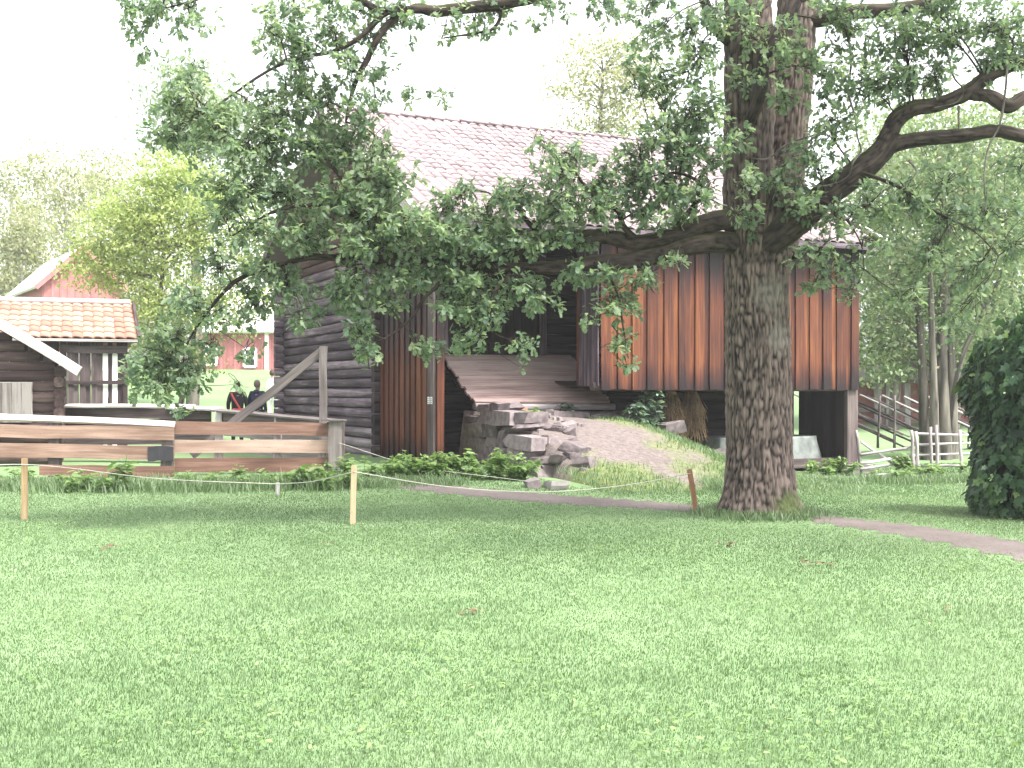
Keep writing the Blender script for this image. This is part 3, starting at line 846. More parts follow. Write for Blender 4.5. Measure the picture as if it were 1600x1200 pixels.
def straw_sheaf(t_, s_, z1, z0, r, label):
    N = 420
    top = bw(t_, s_, z1)
    parts = []
    a = RNG.random(N) * 6.283; rr = np.sqrt(RNG.random(N))
    ln = z1 - z0
    V, T = [], []
    for i in range(N):
        d = np.array([math.cos(a[i]), math.sin(a[i])])
        l = ln * RNG.uniform(0.35, 1.0)
        P = []
        for q in (0, 0.25, 0.6, 1.0):
            rad = r * rr[i] * (0.25 + 0.9 * q + 0.15 * q * q) + 0.02
            P.append((d[0] * rad + RNG.normal() * (0.012 + .03 * q), d[1] * rad + RNG.normal() * (0.012 + .03 * q), -l * q))
        parts.append(tube(np.array(P), np.full(4, 0.0045), 3))
    V, T = join(parts)
    root = thing('straw_sheaf', label, 'straw', top, 0, 'straw sheaves hung in the undercroft')
    put('stalks', mesh_np('stalks', V, T), root, M['straw'], kind='stuff')
    log('binding', (0, 0, -0.12), (0, 0, -0.06), r * 0.5, r * 0.5, M['straw'], root, segs=1, sq=1.0, up=(1, 0, 0))
straw_sheaf(5.30, 0.55, ZB + 0.02, 0.38, 0.24, 'wide straw sheaf hanging under the gallery beside the shrub')
straw_sheaf(5.85, 0.60, ZB + 0.02, 0.50, 0.24, 'straw sheaf hanging nearer to the oak trunk, its end curling right')
p = bw(6.15, 0.0)
gs = log('round_stone', (p.x, p.y, tz(p.x, p.y) + 0.22), (p.x - 0.05, p.y - 0.10, tz(p.x, p.y) + 0.27), 0.20, 0.20, M['stone'], None, segs=1, sides=16, sq=1.0, wob=0.02, label='round grey grindstone leaning in the weeds under the gallery', cat='grindstone')
# ------------------------------------------------------------------ oak
def curve_px(pts):
    return [tuple(W(px, py, d)) for px, py, d in pts]
SKEL = []                                          # points of the limbs that twigs grow from
def limb_mesh(pts, radii, sides, n, seed, bark=1.0, step=None, flare=False):
    C = spline(pts, n)
    r = np.interp(np.linspace(0, 1, len(C)), np.linspace(0, 1, len(radii)), radii)
    U, Vv = frames(C)
    a = np.arange(sides) * 2 * np.pi / sides
    L = np.concatenate([[0], np.cumsum(np.linalg.norm(np.diff(C, axis=0), axis=1))])
    ca, sa = np.cos(a), np.sin(a)
    loc = np.stack([(r[:, None] * ca[None]), (r[:, None] * sa[None]), np.repeat(L[:, None], sides, 1)], 2).reshape(-1, 3)
    warp = (vnoise(loc * np.array([6, 6, 3.0]), seed + 7) - 0.5) * 0.9
    n1 = vnoise(loc * np.array([36, 36, 8.0]) + warp[:, None], seed)
    n2 = vnoise(loc * np.array([70, 70, 20]) + warp[:, None], seed + 1)
    ridge = np.abs(2 * n1 - 1) * 0.75 + n2 * 0.35
    big = vnoise(loc * np.array([3.0, 3.0, 1.6]), seed + 2) - 0.5
    disp = (ridge - 0.5) * 0.042 * bark + big * 0.10 * np.repeat(r, sides)
    rr = np.repeat(r, sides) + disp
    if flare:
        h = np.repeat(L, sides)
        rr = rr * (1 + 0.42 * np.exp(-h / 0.26) * (0.7 + 0.6 * np.cos(np.tile(a, len(C)) * 5 + 0.8) * np.cos(np.tile(a, len(C)) * 2)))
    V = np.repeat(C, sides, 0) + (np.tile(ca, len(C)) * rr)[:, None] * np.repeat(U, sides, 0) + (np.tile(sa, len(C)) * rr)[:, None] * np.repeat(Vv, sides, 0)
    i = np.arange(len(C) - 1)[:, None] * sides; k = np.arange(sides)[None]; k2 = (k + 1) % sides
    Q = np.stack([i + k, i + k2, i + k2 + sides, i + k + sides], 2).reshape(-1, 4)
    return V, Q, np.clip(ridge, 0, 1), C, r
OB = Vector((3.09, 14.8, tz(3.09, 14.8)))
oak = thing('oak_tree', 'large old oak with furrowed trunk and mossy spreading limbs in front of the barn', 'tree', OB)
def oak_limb(name, pts, radii, sides=20, n=10, seed=3, bark=0.5, mat='limb', skel=True, flare=False, parent=None):
    V, Q, ti, C, r = limb_mesh(pts, radii, sides, n, seed, bark, flare=flare)
    if skel:
        for c, rad in zip(C, r): SKEL.append((*c, rad))
    return put(name, mesh_np(name, V - np.array(OB), Q, ti, True), parent or oak, M[mat])
D = 14.8
trunk = oak_limb('trunk', [(3.09, 14.8, -0.18)] + curve_px([(1186, 770, D), (1187, 700, D), (1186, 600, D), (1184, 500, D), (1182, 420, D), (1186, 370, D), (1188, 320, D), (1184, 290, D + .05)]),
         [0.53, 0.44, 0.405, 0.395, 0.392, 0.40, 0.42, 0.43, 0.36], 230, 40, 3, 1.0, 'bark', False, True)
oak_limb('stem', curve_px([(1178, 390, D), (1172, 330, D), (1170, 250, D), (1171, 170, D), (1170, 90, D - .1), (1168, 0, D - .2), (1160, -150, D - .4), (1150, -300, D - .5)]), [0.34, 0.33, 0.31, 0.305, 0.30, 0.30, 0.24, 0.12], 130, 26, 13, 0.9, 'bark')
oak_limb('stem', curve_px([(1208, 400, D + .15), (1216, 330, D + .3), (1226, 250, D + .4), (1234, 170, D + .45), (1240, 90, D + .45), (1246, 0, D + .5), (1262, -150, D + .7), (1290, -300, D + 1)]), [0.30, 0.28, 0.265, 0.26, 0.255, 0.25, 0.20, 0.10], 120, 26, 17, 0.9, 'bark')
# right limb and its fork
oak_limb('limb', curve_px([(1178, 400, D - .1), (1212, 372, D - .35), (1250, 340, D - .5), (1300, 298, D - .6), (1345, 265, D - .7), (1378, 235, D - .75), (1393, 205, D - .8)]), [0.15, 0.185, 0.185, 0.165, 0.15, 0.13, 0.115], 40, 12, 21, 0.45)
oak_limb('limb', curve_px([(1388, 215, D - .8), (1400, 188, D - .8), (1425, 170, D - .85), (1465, 163, D - .9), (1510, 145, D - 1), (1545, 118, D - 1), (1590, 100, D - 1), (1680, 60, D - 1)]), [0.10, 0.105, 0.10, 0.09, 0.09, 0.08, 0.07, 0.05], 30, 10, 23, 0.45)
oak_limb('limb', curve_px([(1375, 240, D - .75), (1405, 224, D - .8), (1450, 216, D - .9), (1510, 211, D - 1), (1560, 205, D - 1.1), (1620, 216, D - 1.1), (1720, 220, D - 1.1)]), [0.07, 0.095, 0.09, 0.085, 0.08, 0.08, 0.05], 30, 10, 25, 0.45)
oak_limb('limb', curve_px([(1510, 148, D - 1), (1545, 150, D - 1.1), (1575, 166, D - 1.2), (1600, 152, D - 1.2), (1650, 130, D - 1.2)]), [0.06, 0.08, 0.09, 0.08, 0.05], 24, 8, 27, 0.4)
# left limbs, one above the other
oak_limb('limb', curve_px([(1160, 345, D), (1128, 344, D - .3), (1090, 352, D - .5), (1045, 370, D - .6), (995, 379, D - .7), (950, 370, D - .7), (905, 371, D - .8), (850, 377, D - .8), (800, 392, D - .9), (760, 408, D - .9), (720, 412, D - 1)]), [0.14, 0.125, 0.11, 0.10, 0.095, 0.09, 0.085, 0.08, 0.075, 0.06, 0.045], 32, 10, 31, 0.4)
oak_limb('limb', curve_px([(1165, 385, D), (1125, 378, D - .3), (1080, 383, D - .5), (1030, 398, D - .6), (980, 408, D - .7), (930, 410, D - .7), (880, 418, D - .8), (800, 420, D - .8), (720, 412, D - .9), (650, 407, D - .9), (600, 407, D - .9), (560, 400, D - .9), (520, 402, D - .9), (480, 399, D - .9)]), [0.15, 0.135, 0.125, 0.11, 0.10, 0.09, 0.085, 0.08, 0.075, 0.07, 0.065, 0.055, 0.045, 0.03], 32, 9, 33, 0.4)
# front branch climbing between the two stems
oak_limb('limb', curve_px([(1172, 190, D - .25), (1181, 165, D - .42), (1190, 125, D - .5), (1192, 95, D - .55), (1210, 60, D - .6), (1230, 30, D - .6), (1248, -10, D - .6), (1280, -80, D - .7)]), [0.06, 0.085, 0.095, 0.09, 0.09, 0.085, 0.08, 0.05], 26, 9, 35, 0.4)
oak_limb('limb', curve_px([(1160, 80, D), (1125, 52, D - .3), (1108, 20, D - .4), (1096, -10, D - .5), (1070, -80, D - .6)]), [0.08, 0.07, 0.065, 0.06, 0.04], 20, 8, 36, 0.4)
oak_limb('limb', curve_px([(1250, 35, D + .4), (1290, 28, D + .3), (1340, 18, D + .2), (1410, 14, D + .1), (1500, -10, D), (1600, -40, D)]), [0.11, 0.10, 0.095, 0.085, 0.07, 0.05], 24, 8, 37, 0.4)
# high left limb that dips into the frame, with its side branches
oak_limb('limb', curve_px([(1150, -200, D - .3), (1000, -110, D - .6), (880, -25, D - .9), (800, 2, D - 1), (730, 12, D - 1), (680, 18, D - 1), (645, 14, D - 1), (600, 45, D - 1.1), (575, 90, D - 1.1), (555, 130, D - 1.1), (540, 190, D - 1.1)]), [0.16, 0.13, 0.10, 0.08, 0.075, 0.07, 0.055, 0.045, 0.035, 0.03, 0.015], 22, 9, 39, 0.4)
oak_limb('limb', curve_px([(680, 16, D - 1), (630, 15, D - 1.1), (600, 22, D - 1.1), (560, 60, D - 1.2), (520, 80, D - 1.2), (470, 90, D - 1.3), (420, 110, D - 1.4), (360, 150, D - 1.5), (320, 180, D - 1.6)]), [0.06, 0.045, 0.04, 0.03, 0.025, 0.02, 0.018, 0.015, 0.01], 12, 7, 41, 0.3)
oak_limb('limb', curve_px([(600, 22, D - 1.1), (540, -10, D - 1.2), (450, -20, D - 1.3), (350, -10, D - 1.4), (270, 10, D - 1.5)]), [0.045, 0.04, 0.03, 0.02, 0.01], 12, 7, 42, 0.3)
oak_limb('limb', curve_px([(775, 6, D - 1), (782, 25, D - 1), (770, 45, D - 1), (742, 52, D - 1), (690, 60, D - 1)]), [0.03, 0.025, 0.02, 0.016, 0.008], 10, 7, 43, 0.3)
# low left branches hanging out over the fence
oak_limb('limb', curve_px([(520, 402, D - .9), (470, 405, D - 1), (420, 420, D - 1), (375, 435, D - 1.1), (345, 462, D - 1.1), (315, 500, D - 1.1), (290, 545, D - 1.2), (285, 600, D - 1.2)]), [0.035, 0.03, 0.027, 0.025, 0.022, 0.017, 0.012, 0.006], 12, 8, 45, 0.3)
oak_limb('limb', curve_px([(620, 407, D - .9), (600, 380, D - 1), (560, 340, D - 1), (500, 320, D - 1.1), (430, 330, D - 1.2), (360, 370, D - 1.3)]), [0.05, 0.04, 0.035, 0.028, 0.02, 0.01], 12, 8, 46, 0.3)
oak_limb('limb', curve_px([(560, 340, D - 1), (540, 290, D - 1), (500, 240, D - 1), (440, 210, D - 1.2), (400, 200, D - 1.2)]), [0.03, 0.026, 0.022, 0.015, 0.008], 10, 7, 47, 0.3)
oak_limb('limb', curve_px([(1000, 378, D - .7), (975, 355, D - .8), (965, 330, D - .9), (930, 310, D - 1), (890, 260, D - 1), (855, 235, D - 1.1)]), [0.045, 0.036, 0.03, 0.024, 0.016, 0.008], 10, 7, 48, 0.3)
oak_limb('limb', curve_px([(1045, 368, D - .6), (1085, 320, D - .8), (1100, 300, D - .9), (1085, 280, D - 1), (1050, 270, D - 1), (1000, 280, D - 1)]), [0.035, 0.032, 0.028, 0.022, 0.016, 0.008], 10, 7, 49, 0.3)
oak_limb('limb', curve_px([(850, 377, D - .8), (820, 340, D - .9), (800, 315, D - 1), (760, 300, D - 1)]), [0.035, 0.03, 0.022, 0.01], 10, 7, 50, 0.3)
oak_limb('limb', curve_px([(720, 412, D - 1), (690, 440, D - 1), (660, 470, D - 1), (640, 500, D - 1), (600, 530, D - 1.1)]), [0.035, 0.026, 0.02, 0.015, 0.008], 10, 7, 51, 0.3)
oak_limb('limb', curve_px([(800, 420, D - .9), (790, 440, D - 1), (770, 460, D - 1.1), (765, 500, D - 1.1), (750, 535, D - 1.1)]), [0.03, 0.024, 0.018, 0.014, 0.007], 10, 7, 52, 0.3)
oak_limb('limb', curve_px([(930, 410, D - .8), (950, 430, D - .95), (965, 460, D - 1), (972, 500, D - 1), (982, 560, D - 1)]), [0.026, 0.02, 0.016, 0.012, 0.006], 10, 7, 53, 0.3)
oak_limb('limb', curve_px([(1290, 312, D - .7), (1320, 340, D - .9), (1345, 380, D - .9), (1350, 420, D - .9)]), [0.02, 0.015, 0.01, 0.005], 8, 7, 54, 0.3)
oak_limb('limb', curve_px([(1340, 268, D - .8), (1400, 290, D - 1), (1460, 330, D - 1.1), (1520, 360, D - 1.2), (1560, 400, D - 1.2)]), [0.03, 0.022, 0.018, 0.012, 0.006], 8, 7, 55, 0.3)
# bare grey twigs in front of the right limb
for pts in ([(1310, 10, D - 1), (1325, 60, D - 1), (1330, 100, D - 1), (1325, 140, D - 1), (1335, 180, D - 1), (1340, 215, D - 1), (1345, 235, D - 1), (1332, 255, D - 1), (1325, 275, D - .9), (1300, 288, D - .9), (1265, 292, D - .9)],
            [(1575, 90, D - 1.3), (1570, 150, D - 1.3), (1562, 195, D - 1.3), (1545, 230, D - 1.3), (1538, 270, D - 1.3), (1540, 330, D - 1.3)],
            [(1480, 80, D - 1.2), (1490, 120, D - 1.2), (1505, 140, D - 1.2), (1495, 160, D - 1.1), (1460, 168, D - 1.1)],
            [(1330, 180, D - .9), (1290, 205, D - .8), (1230, 225, D - .7), (1200, 248, D - .65), (1165, 245, D - .6)],
            [(1420, 250, D - 1), (1432, 268, D - 1), (1415, 290, D - 1)], [(1498, 165, D - 1), (1498, 205, D - 1)]):
    oak_limb('bare_twig', curve_px(pts), [0.016, 0.013, 0.011, 0.007], 7, 6, 61, 0.2, 'twig', False)

# oak leaves: lobed blades on sprays
half = [(0.0, 0.0), (0.18, 0.055), (0.32, 0.15), (0.42, 0.085), (0.60, 0.25), (0.72, 0.15), (0.88, 0.20), (1.0, 0.0)]
lv = [(x, 0, 0.0) for x in (0.0, 0.3, 0.65, 1.0)]
lv += [(x, y, 0.10 * y - 0.12 * x * x) for x, y in half[1:-1]] + [(x, -y, 0.10 * y - 0.12 * x * x) for x, y in half[1:-1]]
for i in range(4): lv[i] = (lv[i][0], 0, -0.12 * lv[i][0] ** 2 - 0.03)
lt = []
for o_, flip in ((4, False), (10, True)):
    tri = [(0, 1, o_), (o_, 1, o_ + 1), (o_ + 1, 1, o_ + 2), (1, 2, o_ + 2), (o_ + 2, 2, o_ + 3), (o_ + 3, 2, o_ + 4), (o_ + 4, 2, o_ + 5), (2, 3, o_ + 5)]
    lt += [t[::-1] if flip else t for t in tri]
DIAMOND = (np.array([(0, 0, 0), (0.45, 0.26, 0.05), (1, 0, -0.06), (0.45, -0.26, 0.05), (0.5, 0, -0.01)]), np.array([(0, 4, 1), (1, 4, 2), (0, 3, 4), (3, 2, 4)]))
OAK_LEAF = (np.array(lv) * np.array([1, 1.2, 1]), np.array(lt))
SK = np.array(SKEL)
def sprays(blobs, leaf_len, per, seed, leaf=OAK_LEAF, spray_len=0.30, droop=0.15, link=True):
    rng = np.random.default_rng(seed)
    P, Dd, Up, S, Ti = [], [], [], [], []
    tw = []
    for (c, rad, n, shade) in blobs:
        c = np.array(c); rad = np.array(rad)
        if link:
            j = np.argmin(np.linalg.norm(SK[:, :3] - c, axis=1) + SK[:, 3] * 2)
            root = SK[j, :3]
            mid = (root + c) / 2 + rng.normal(size=3) * 0.06 + np.array([0, 0, 0.05])
            path = spline([root, mid, c], 5)
            tw.append(tube(path, np.linspace(min(.014, .003 + .0005 * n), min(.007, .002 + .0003 * n), len(path)), 4))
        for k in range(n):
            v = rng.normal(size=3); v /= np.linalg.norm(v)
            tip = c + v * rad * rng.random() ** 0.42
            if link:
                st = path[-1] if n < 8 else path[min(len(path) - 1, int(len(path) * (0.45 + 0.55 * rng.random())))]
            else:
                st = c
            d = tip - st; L = np.linalg.norm(d) + 1e-6; d = d / L
            d = d + rng.normal(size=3) * 0.35; d[2] -= droop; d /= np.linalg.norm(d)
            base = tip - d * spray_len
            if link:
                q = spline([st, (st + base) / 2 + np.array([0, 0, 0.03]), base, tip], 2)
                tw.append(tube(q, np.linspace(0.0055, 0.0025, len(q)), 3))
            m = max(3, int(per * rng.uniform(0.7, 1.3)))
            f = np.concatenate([rng.random(m - m // 2), np.full(m // 2, 1.0)]) * 0.95 + 0.05
            pos = base + d * spray_len * f[:, None] + rng.normal(size=(m, 3)) * 0.02
            side = rng.normal(size=(m, 3)); side -= (side @ d)[:, None] * d; side /= np.linalg.norm(side, axis=1, keepdims=True)
            ld = side * rng.uniform(0.6, 1.1, (m, 1)) + d * rng.uniform(0.2, 1.0, (m, 1)); ld[:, 2] -= droop * 0.8
            up = np.array([0, 0, 1.0]) + rng.normal(size=(m, 3)) * 0.5
            P.append(pos); Dd.append(ld); Up.append(up)
            S.append(leaf_len * rng.uniform(0.5, 1.25, m))
            Ti.append(np.clip(rng.normal(0.5, 0.2, m) + shade + rng.normal() * 0.17, 0, 1))
    P = np.vstack(P)
    V, T, ti = scatter(leaf[0], leaf[1], P, basis(np.vstack(Dd), np.vstack(Up)), np.concatenate(S), np.concatenate(Ti))
    return V, T, ti, tw, len(P)
def B(px, py, rx, ry, n, d=D - 1.0, shade=0.0, dr=0.55):
    c = W(px, py, d)
    return (tuple(c), (rx / FPX * d, dr, ry / FPX * d), max(1, int(n * 1.22)), shade)
BL = [
 B(620, 12, 46, 16, 10), B(690, 40, 40, 16, 7), B(780, 18, 36, 18, 6), B(860, 12, 40, 14, 6), B(570, 60, 30, 34, 9), B(960, 30, 40, 26, 9), B(990, 120, 34, 34, 8), B(900, 250, 40, 34, 14), B(940, 300, 46, 30, 18), B(1000, 290, 46, 34, 18), B(1050, 320, 46, 26, 16), B(880, 320, 50, 28, 18), B(820, 290, 34, 26, 10), B(1060, 210, 46, 44, 16), B(1100, 180, 34, 40, 14), B(770, 310, 40, 28, 12), B(720, 300, 34, 22, 7),
 B(600, 240, 34, 34, 15, D - 1.2, .1), B(625, 275, 34, 26, 14, D - 1.2, .1), B(575, 280, 40, 34, 20, D - 1.2, .1), B(380, 170, 50, 44, 12, D - 1.4, .15), B(390, 240, 50, 40, 12, D - 1.4, .14), B(340, 290, 46, 36, 9, D - 1.4, .14), B(340, 340, 50, 40, 9, D - 1.4, .12), B(270, 160, 40, 40, 10, D - 1.6, .2),
 # upper left, against the white sky
 B(255, 12, 62, 26, 20, D - 1.5), B(220, 55, 26, 36, 7, D - 1.5), B(300, 30, 40, 30, 9, D - 1.5), B(200, 10, 22, 26, 6, D - 1.5),
 B(290, 120, 55, 45, 16, D - 1.6, .12), B(310, 180, 62, 52, 30, D - 1.6, .12), B(270, 220, 45, 36, 18, D - 1.6, .12), B(350, 215, 50, 40, 22, D - 1.6, .10),
 B(425, 55, 42, 50, 20, D - 1.3, .05), B(470, 100, 50, 55, 32, D - 1.2), B(515, 45, 50, 42, 18, D - 1.2), B(545, 110, 36, 50, 16, D - 1.2),
 B(460, 25, 55, 26, 14), B(560, 20, 60, 20, 12), B(630, 40, 40, 26, 8), B(740, 35, 42, 22, 8), B(840, 45, 16, 12, 2), B(600, 120, 26, 34, 7), B(640, 155, 36, 18, 4), B(690, 150, 30, 22, 3), B(585, 165, 24, 22, 6),
 # left mass
 B(430, 170, 62, 44, 34, D - 1.2, .06), B(500, 165, 52, 46, 32), B(420, 240, 62, 46, 40, D - 1.2, .06), B(490, 240, 55, 48, 40), B(545, 235, 42, 50, 26), B(560, 190, 24, 40, 12), B(380, 300, 55, 42, 34, D - 1.3, .08),
 B(450, 310, 60, 44, 34), B(525, 315, 52, 42, 40, D - 1.1, .05), B(590, 330, 50, 42, 44, D - 1.2, .12), B(640, 360, 50, 40, 42, D - 1.2, .10), B(570, 380, 60, 34, 42, D - 1.2, .08), B(480, 370, 60, 36, 40), B(400, 365, 56, 40, 26, D - 1.3, .04),
 B(620, 290, 26, 24, 8), B(690, 330, 46, 34, 22), B(700, 375, 50, 30, 30), B(760, 350, 46, 32, 22),
 # along the roof and above the limbs
 B(800, 320, 44, 40, 22), B(850, 240, 34, 24, 9), B(870, 290, 44, 38, 18), B(870, 340, 56, 30, 26), B(930, 330, 50, 32, 22), B(945, 270, 34, 30, 12), B(985, 300, 46, 36, 22), B(1000, 240, 42, 34, 15), B(1040, 290, 42, 36, 20), B(1075, 240, 48, 46, 28), B(1090, 310, 36, 30, 16),
 B(1040, 200, 42, 34, 16), B(1085, 170, 48, 42, 24), B(1040, 120, 46, 40, 20), B(1095, 100, 40, 46, 20), B(1020, 60, 40, 30, 12), B(1080, 45, 50, 34, 18), B(1010, 15, 52, 22, 11), B(930, 10, 40, 14, 4), B(1120, 20, 40, 30, 12), B(1110, 250, 26, 36, 12), B(1150, 215, 30, 30, 8, D - .9),
 B(1010, 345, 48, 20, 14), B(900, 375, 46, 18, 14), B(820, 385, 46, 22, 20), B(760, 395, 46, 22, 22),
 # hanging below the limbs in front of the barn
 B(690, 420, 50, 26, 28), B(640, 430, 42, 30, 24), B(560, 440, 60, 34, 34), B(600, 470, 36, 26, 14), B(530, 470, 46, 30, 18), B(560, 520, 32, 34, 14), B(575, 555, 20, 20, 6), B(745, 445, 50, 30, 30), B(710, 480, 38, 28, 18), B(765, 490, 42, 34, 24), B(745, 535, 38, 24, 12), B(820, 450, 44, 26, 20), B(850, 475, 34, 16, 9), B(815, 535, 20, 24, 6), B(815, 575, 8, 6, 1), B(655, 545, 22, 16, 5), B(680, 550, 20, 14, 4), B(890, 430, 34, 18, 10),
 B(955, 435, 40, 20, 13), B(945, 465, 32, 22, 9), B(975, 480, 30, 26, 10), B(1005, 440, 26, 14, 6), B(972, 535, 18, 22, 6), B(980, 575, 12, 12, 3), B(925, 500, 22, 20, 4), B(1050, 400, 30, 12, 4), B(1020, 425, 22, 14, 4),
 # low left, over the fence
 B(340, 420, 46, 40, 15, D - 1.3, .04), B(300, 470, 52, 40, 19, D - 1.3), B(350, 500, 44, 34, 9, D - 1.3), B(265, 530, 52, 40, 24, D - 1.3, .04), B(230, 575, 40, 34, 28, D - 1.3, .06), B(285, 585, 44, 30, 28, D - 1.3), B(245, 610, 44, 22, 18, D - 1.3, .06), B(290, 640, 18, 10, 3, D - 1.3), B(420, 430, 42, 30, 18), B(400, 480, 44, 32, 14), B(450, 450, 44, 34, 20), B(470, 500, 34, 24, 8), B(375, 600, 16, 10, 2), B(385, 545, 28, 20, 4), B(330, 545, 30, 26, 9),
 # right of the trunk
 B(1160, 40, 36, 40, 10, D - .9), B(1165, 120, 26, 30, 6, D - .9), B(1195, 65, 40, 40, 10, D - .9, .08), B(1235, 85, 40, 46, 16, D - .9, .10), B(1225, 150, 30, 30, 8, D - .9), B(1160, 280, 26, 26, 5, D - .9), B(1175, 345, 34, 26, 8, D - .9, .05), B(1220, 290, 46, 34, 16, D - .7), B(1270, 250, 46, 36, 20), B(1300, 190, 46, 40, 22), B(1290, 120, 46, 44, 22), B(1345, 130, 46, 50, 28), B(1335, 50, 50, 40, 24), B(1400, 60, 50, 46, 32), B(1400, 130, 46, 34, 22), B(1470, 50, 50, 44, 30), B(1460, 110, 44, 34, 20), B(1540, 40, 52, 44, 32), B(1550, 105, 46, 30, 18), B(1595, 70, 40, 50, 22), B(1310, 15, 50, 22, 14), B(1450, 10, 60, 20, 18),
 B(1260, 320, 42, 26, 14), B(1310, 340, 46, 36, 18), B(1360, 320, 42, 40, 18), B(1370, 380, 40, 30, 12), B(1275, 400, 40, 20, 9), B(1310, 420, 30, 22, 8), B(1270, 445, 30, 14, 5), B(1330, 455, 22, 14, 4), B(1420, 320, 46, 40, 18), B(1480, 280, 50, 34, 15), B(1480, 350, 46, 40, 20), B(1540, 330, 46, 44, 20), B(1590, 270, 40, 40, 14), B(1590, 380, 36, 50, 16), B(1450, 410, 44, 34, 15), B(1520, 430, 44, 36, 17), B(1430, 470, 40, 24, 9), B(1490, 500, 40, 26, 10),
]
V, T, ti, tw, nl = sprays(BL, 0.092, 15, 5)
crown = put('crown', mesh_np('crown', V - np.array(OB), T, ti), oak, M['oakleaf'], kind='stuff')
TVv, TQ = join(tw)
put('twigs', mesh_np('twigs', TVv - np.array(OB), TQ, np.full(len(TVv), 0.4), True), oak, M['limb'], kind='stuff')
# the rest of the crown, above the frame: it shades the lawn in front of the trunk
UP = []
ur = np.random.default_rng(21)
for i in range(40):
    a_, r_ = ur.random() * 6.283, math.sqrt(ur.random())
    x_, y_ = 3.0 + math.cos(a_) * r_ * 7.0, 15.0 + math.sin(a_) * r_ * 5.0
    h_ = 8.2 + ur.random() * 4.0 * (1.1 - r_ * 0.8)
    h_ = max(h_, EYE + (HY + 60) / FPX * y_ + 0.9)
    UP.append(((x_, y_, h_), (1.1, 1.1, 0.7), 14, 0.0))
for i in range(48):
    x_, y_ = 1.5 + ur.random() * 9.5, 8.0 + ur.random() * 5.5
    h_ = max(7.0 + ur.random() * 2.5, EYE + (HY + 60) / FPX * y_ + 1.0)
    UP.append(((x_, y_, h_), (1.0, 1.0, 0.6), 12, 0.0))
V, T, ti, tw, nl2 = sprays(UP, 0.17, 12, 6, leaf=DIAMOND, spray_len=0.45, link=False)
put('upper_crown', mesh_np('upper_crown', V - np.array(OB), T, ti), oak, M['oakleaf'], kind='stuff')
print('oak leaves', nl, nl2)

# ------------------------------------------------------------------ other trees and shrubs
def leaf_cloud(blobs, size, seed, clump=0.35, per=30, flat=0.55, leaf=DIAMOND, updir=0.6):
    rng = np.random.default_rng(seed)
    P, Ti = [], []
    for (c, rad, n, shade) in blobs:
        c = np.array(c); rad = np.array(rad)
        nc = max(1, n // per)
        for k in range(nc):
            v = rng.normal(size=3); v /= np.linalg.norm(v)
            cc = c + v * rad * (0.35 + 0.65 * rng.random() ** 0.5)
            m = int(per * rng.uniform(0.6, 1.4))
            P.append(cc + rng.normal(size=(m, 3)) * clump * np.array([1, 1, flat]) * rng.uniform(0.6, 1.3))
            Ti.append(np.clip(rng.normal(0.5, 0.2, m) + shade + rng.normal() * 0.13, 0, 1))
    P = np.vstack(P); N = len(P)
    Dv = unit(N, rng); Dv[:, 2] -= 0.3
    U = np.array([0, 0, 1.0]) * updir + unit(N, rng) * 0.9
    return scatter(leaf[0], leaf[1], P, basis(Dv, U), size * rng.uniform(0.6, 1.3, N), np.concatenate(Ti))
def tree(name, label, base, stems, blobs, size, mat, seed, group=None, cat='tree', bark='bgbark', clump=0.35, per=30, flat=0.55, updir=0.6, link=3):
    root = thing(name, label, cat, base, 0, group)
    o_ = np.array(base)
    first = True
    pts = []
    for st, rad in stems:
        V, Q, ti, C, r = limb_mesh(st, rad, 12, 6, seed, 0.4)
        put('trunk' if first or len(st) > 3 else 'limb', mesh_np('trunk', V - o_, Q, ti, True), root, M[bark])
        first = False
        pts.append(C)
    pts = np.vstack(pts)
    rng = random.Random(seed)
    br = []
    for (c, rad, n, sh) in blobs:
        for q in range(link):
            e = np.array(c) + np.array([rng.uniform(-.6, .6) * r_ for r_ in rad])
            lower = pts[pts[:, 2] < e[2] - 0.1]
            if not len(lower): continue
            j = np.argmin(np.linalg.norm(lower - e, axis=1))
            pth = spline([lower[j], (lower[j] + e) / 2 + np.array([0, 0, 0.15]), e], 4)
            br.append(tube(pth, np.linspace(0.035, 0.010, len(pth)), 5))
    if br:
        V, Q = join(br)
        put('branches', mesh_np('branches', V - o_, Q, np.full(len(V), .5), True), root, M[bark], kind='stuff')
    V, T, ti = leaf_cloud(blobs, size, seed, clump, per, flat, updir=updir)
    put('crown', mesh_np('crown', V - o_, T, ti), root, M[mat], kind='stuff')
    return root
def BB(px, py, rx, ry, n, d, shade=0.0, dr=None):
    k = d / FPX
    return (tuple(W(px, py, d)), (rx * k, dr if dr else rx * k * 0.9, ry * k), n, shade)
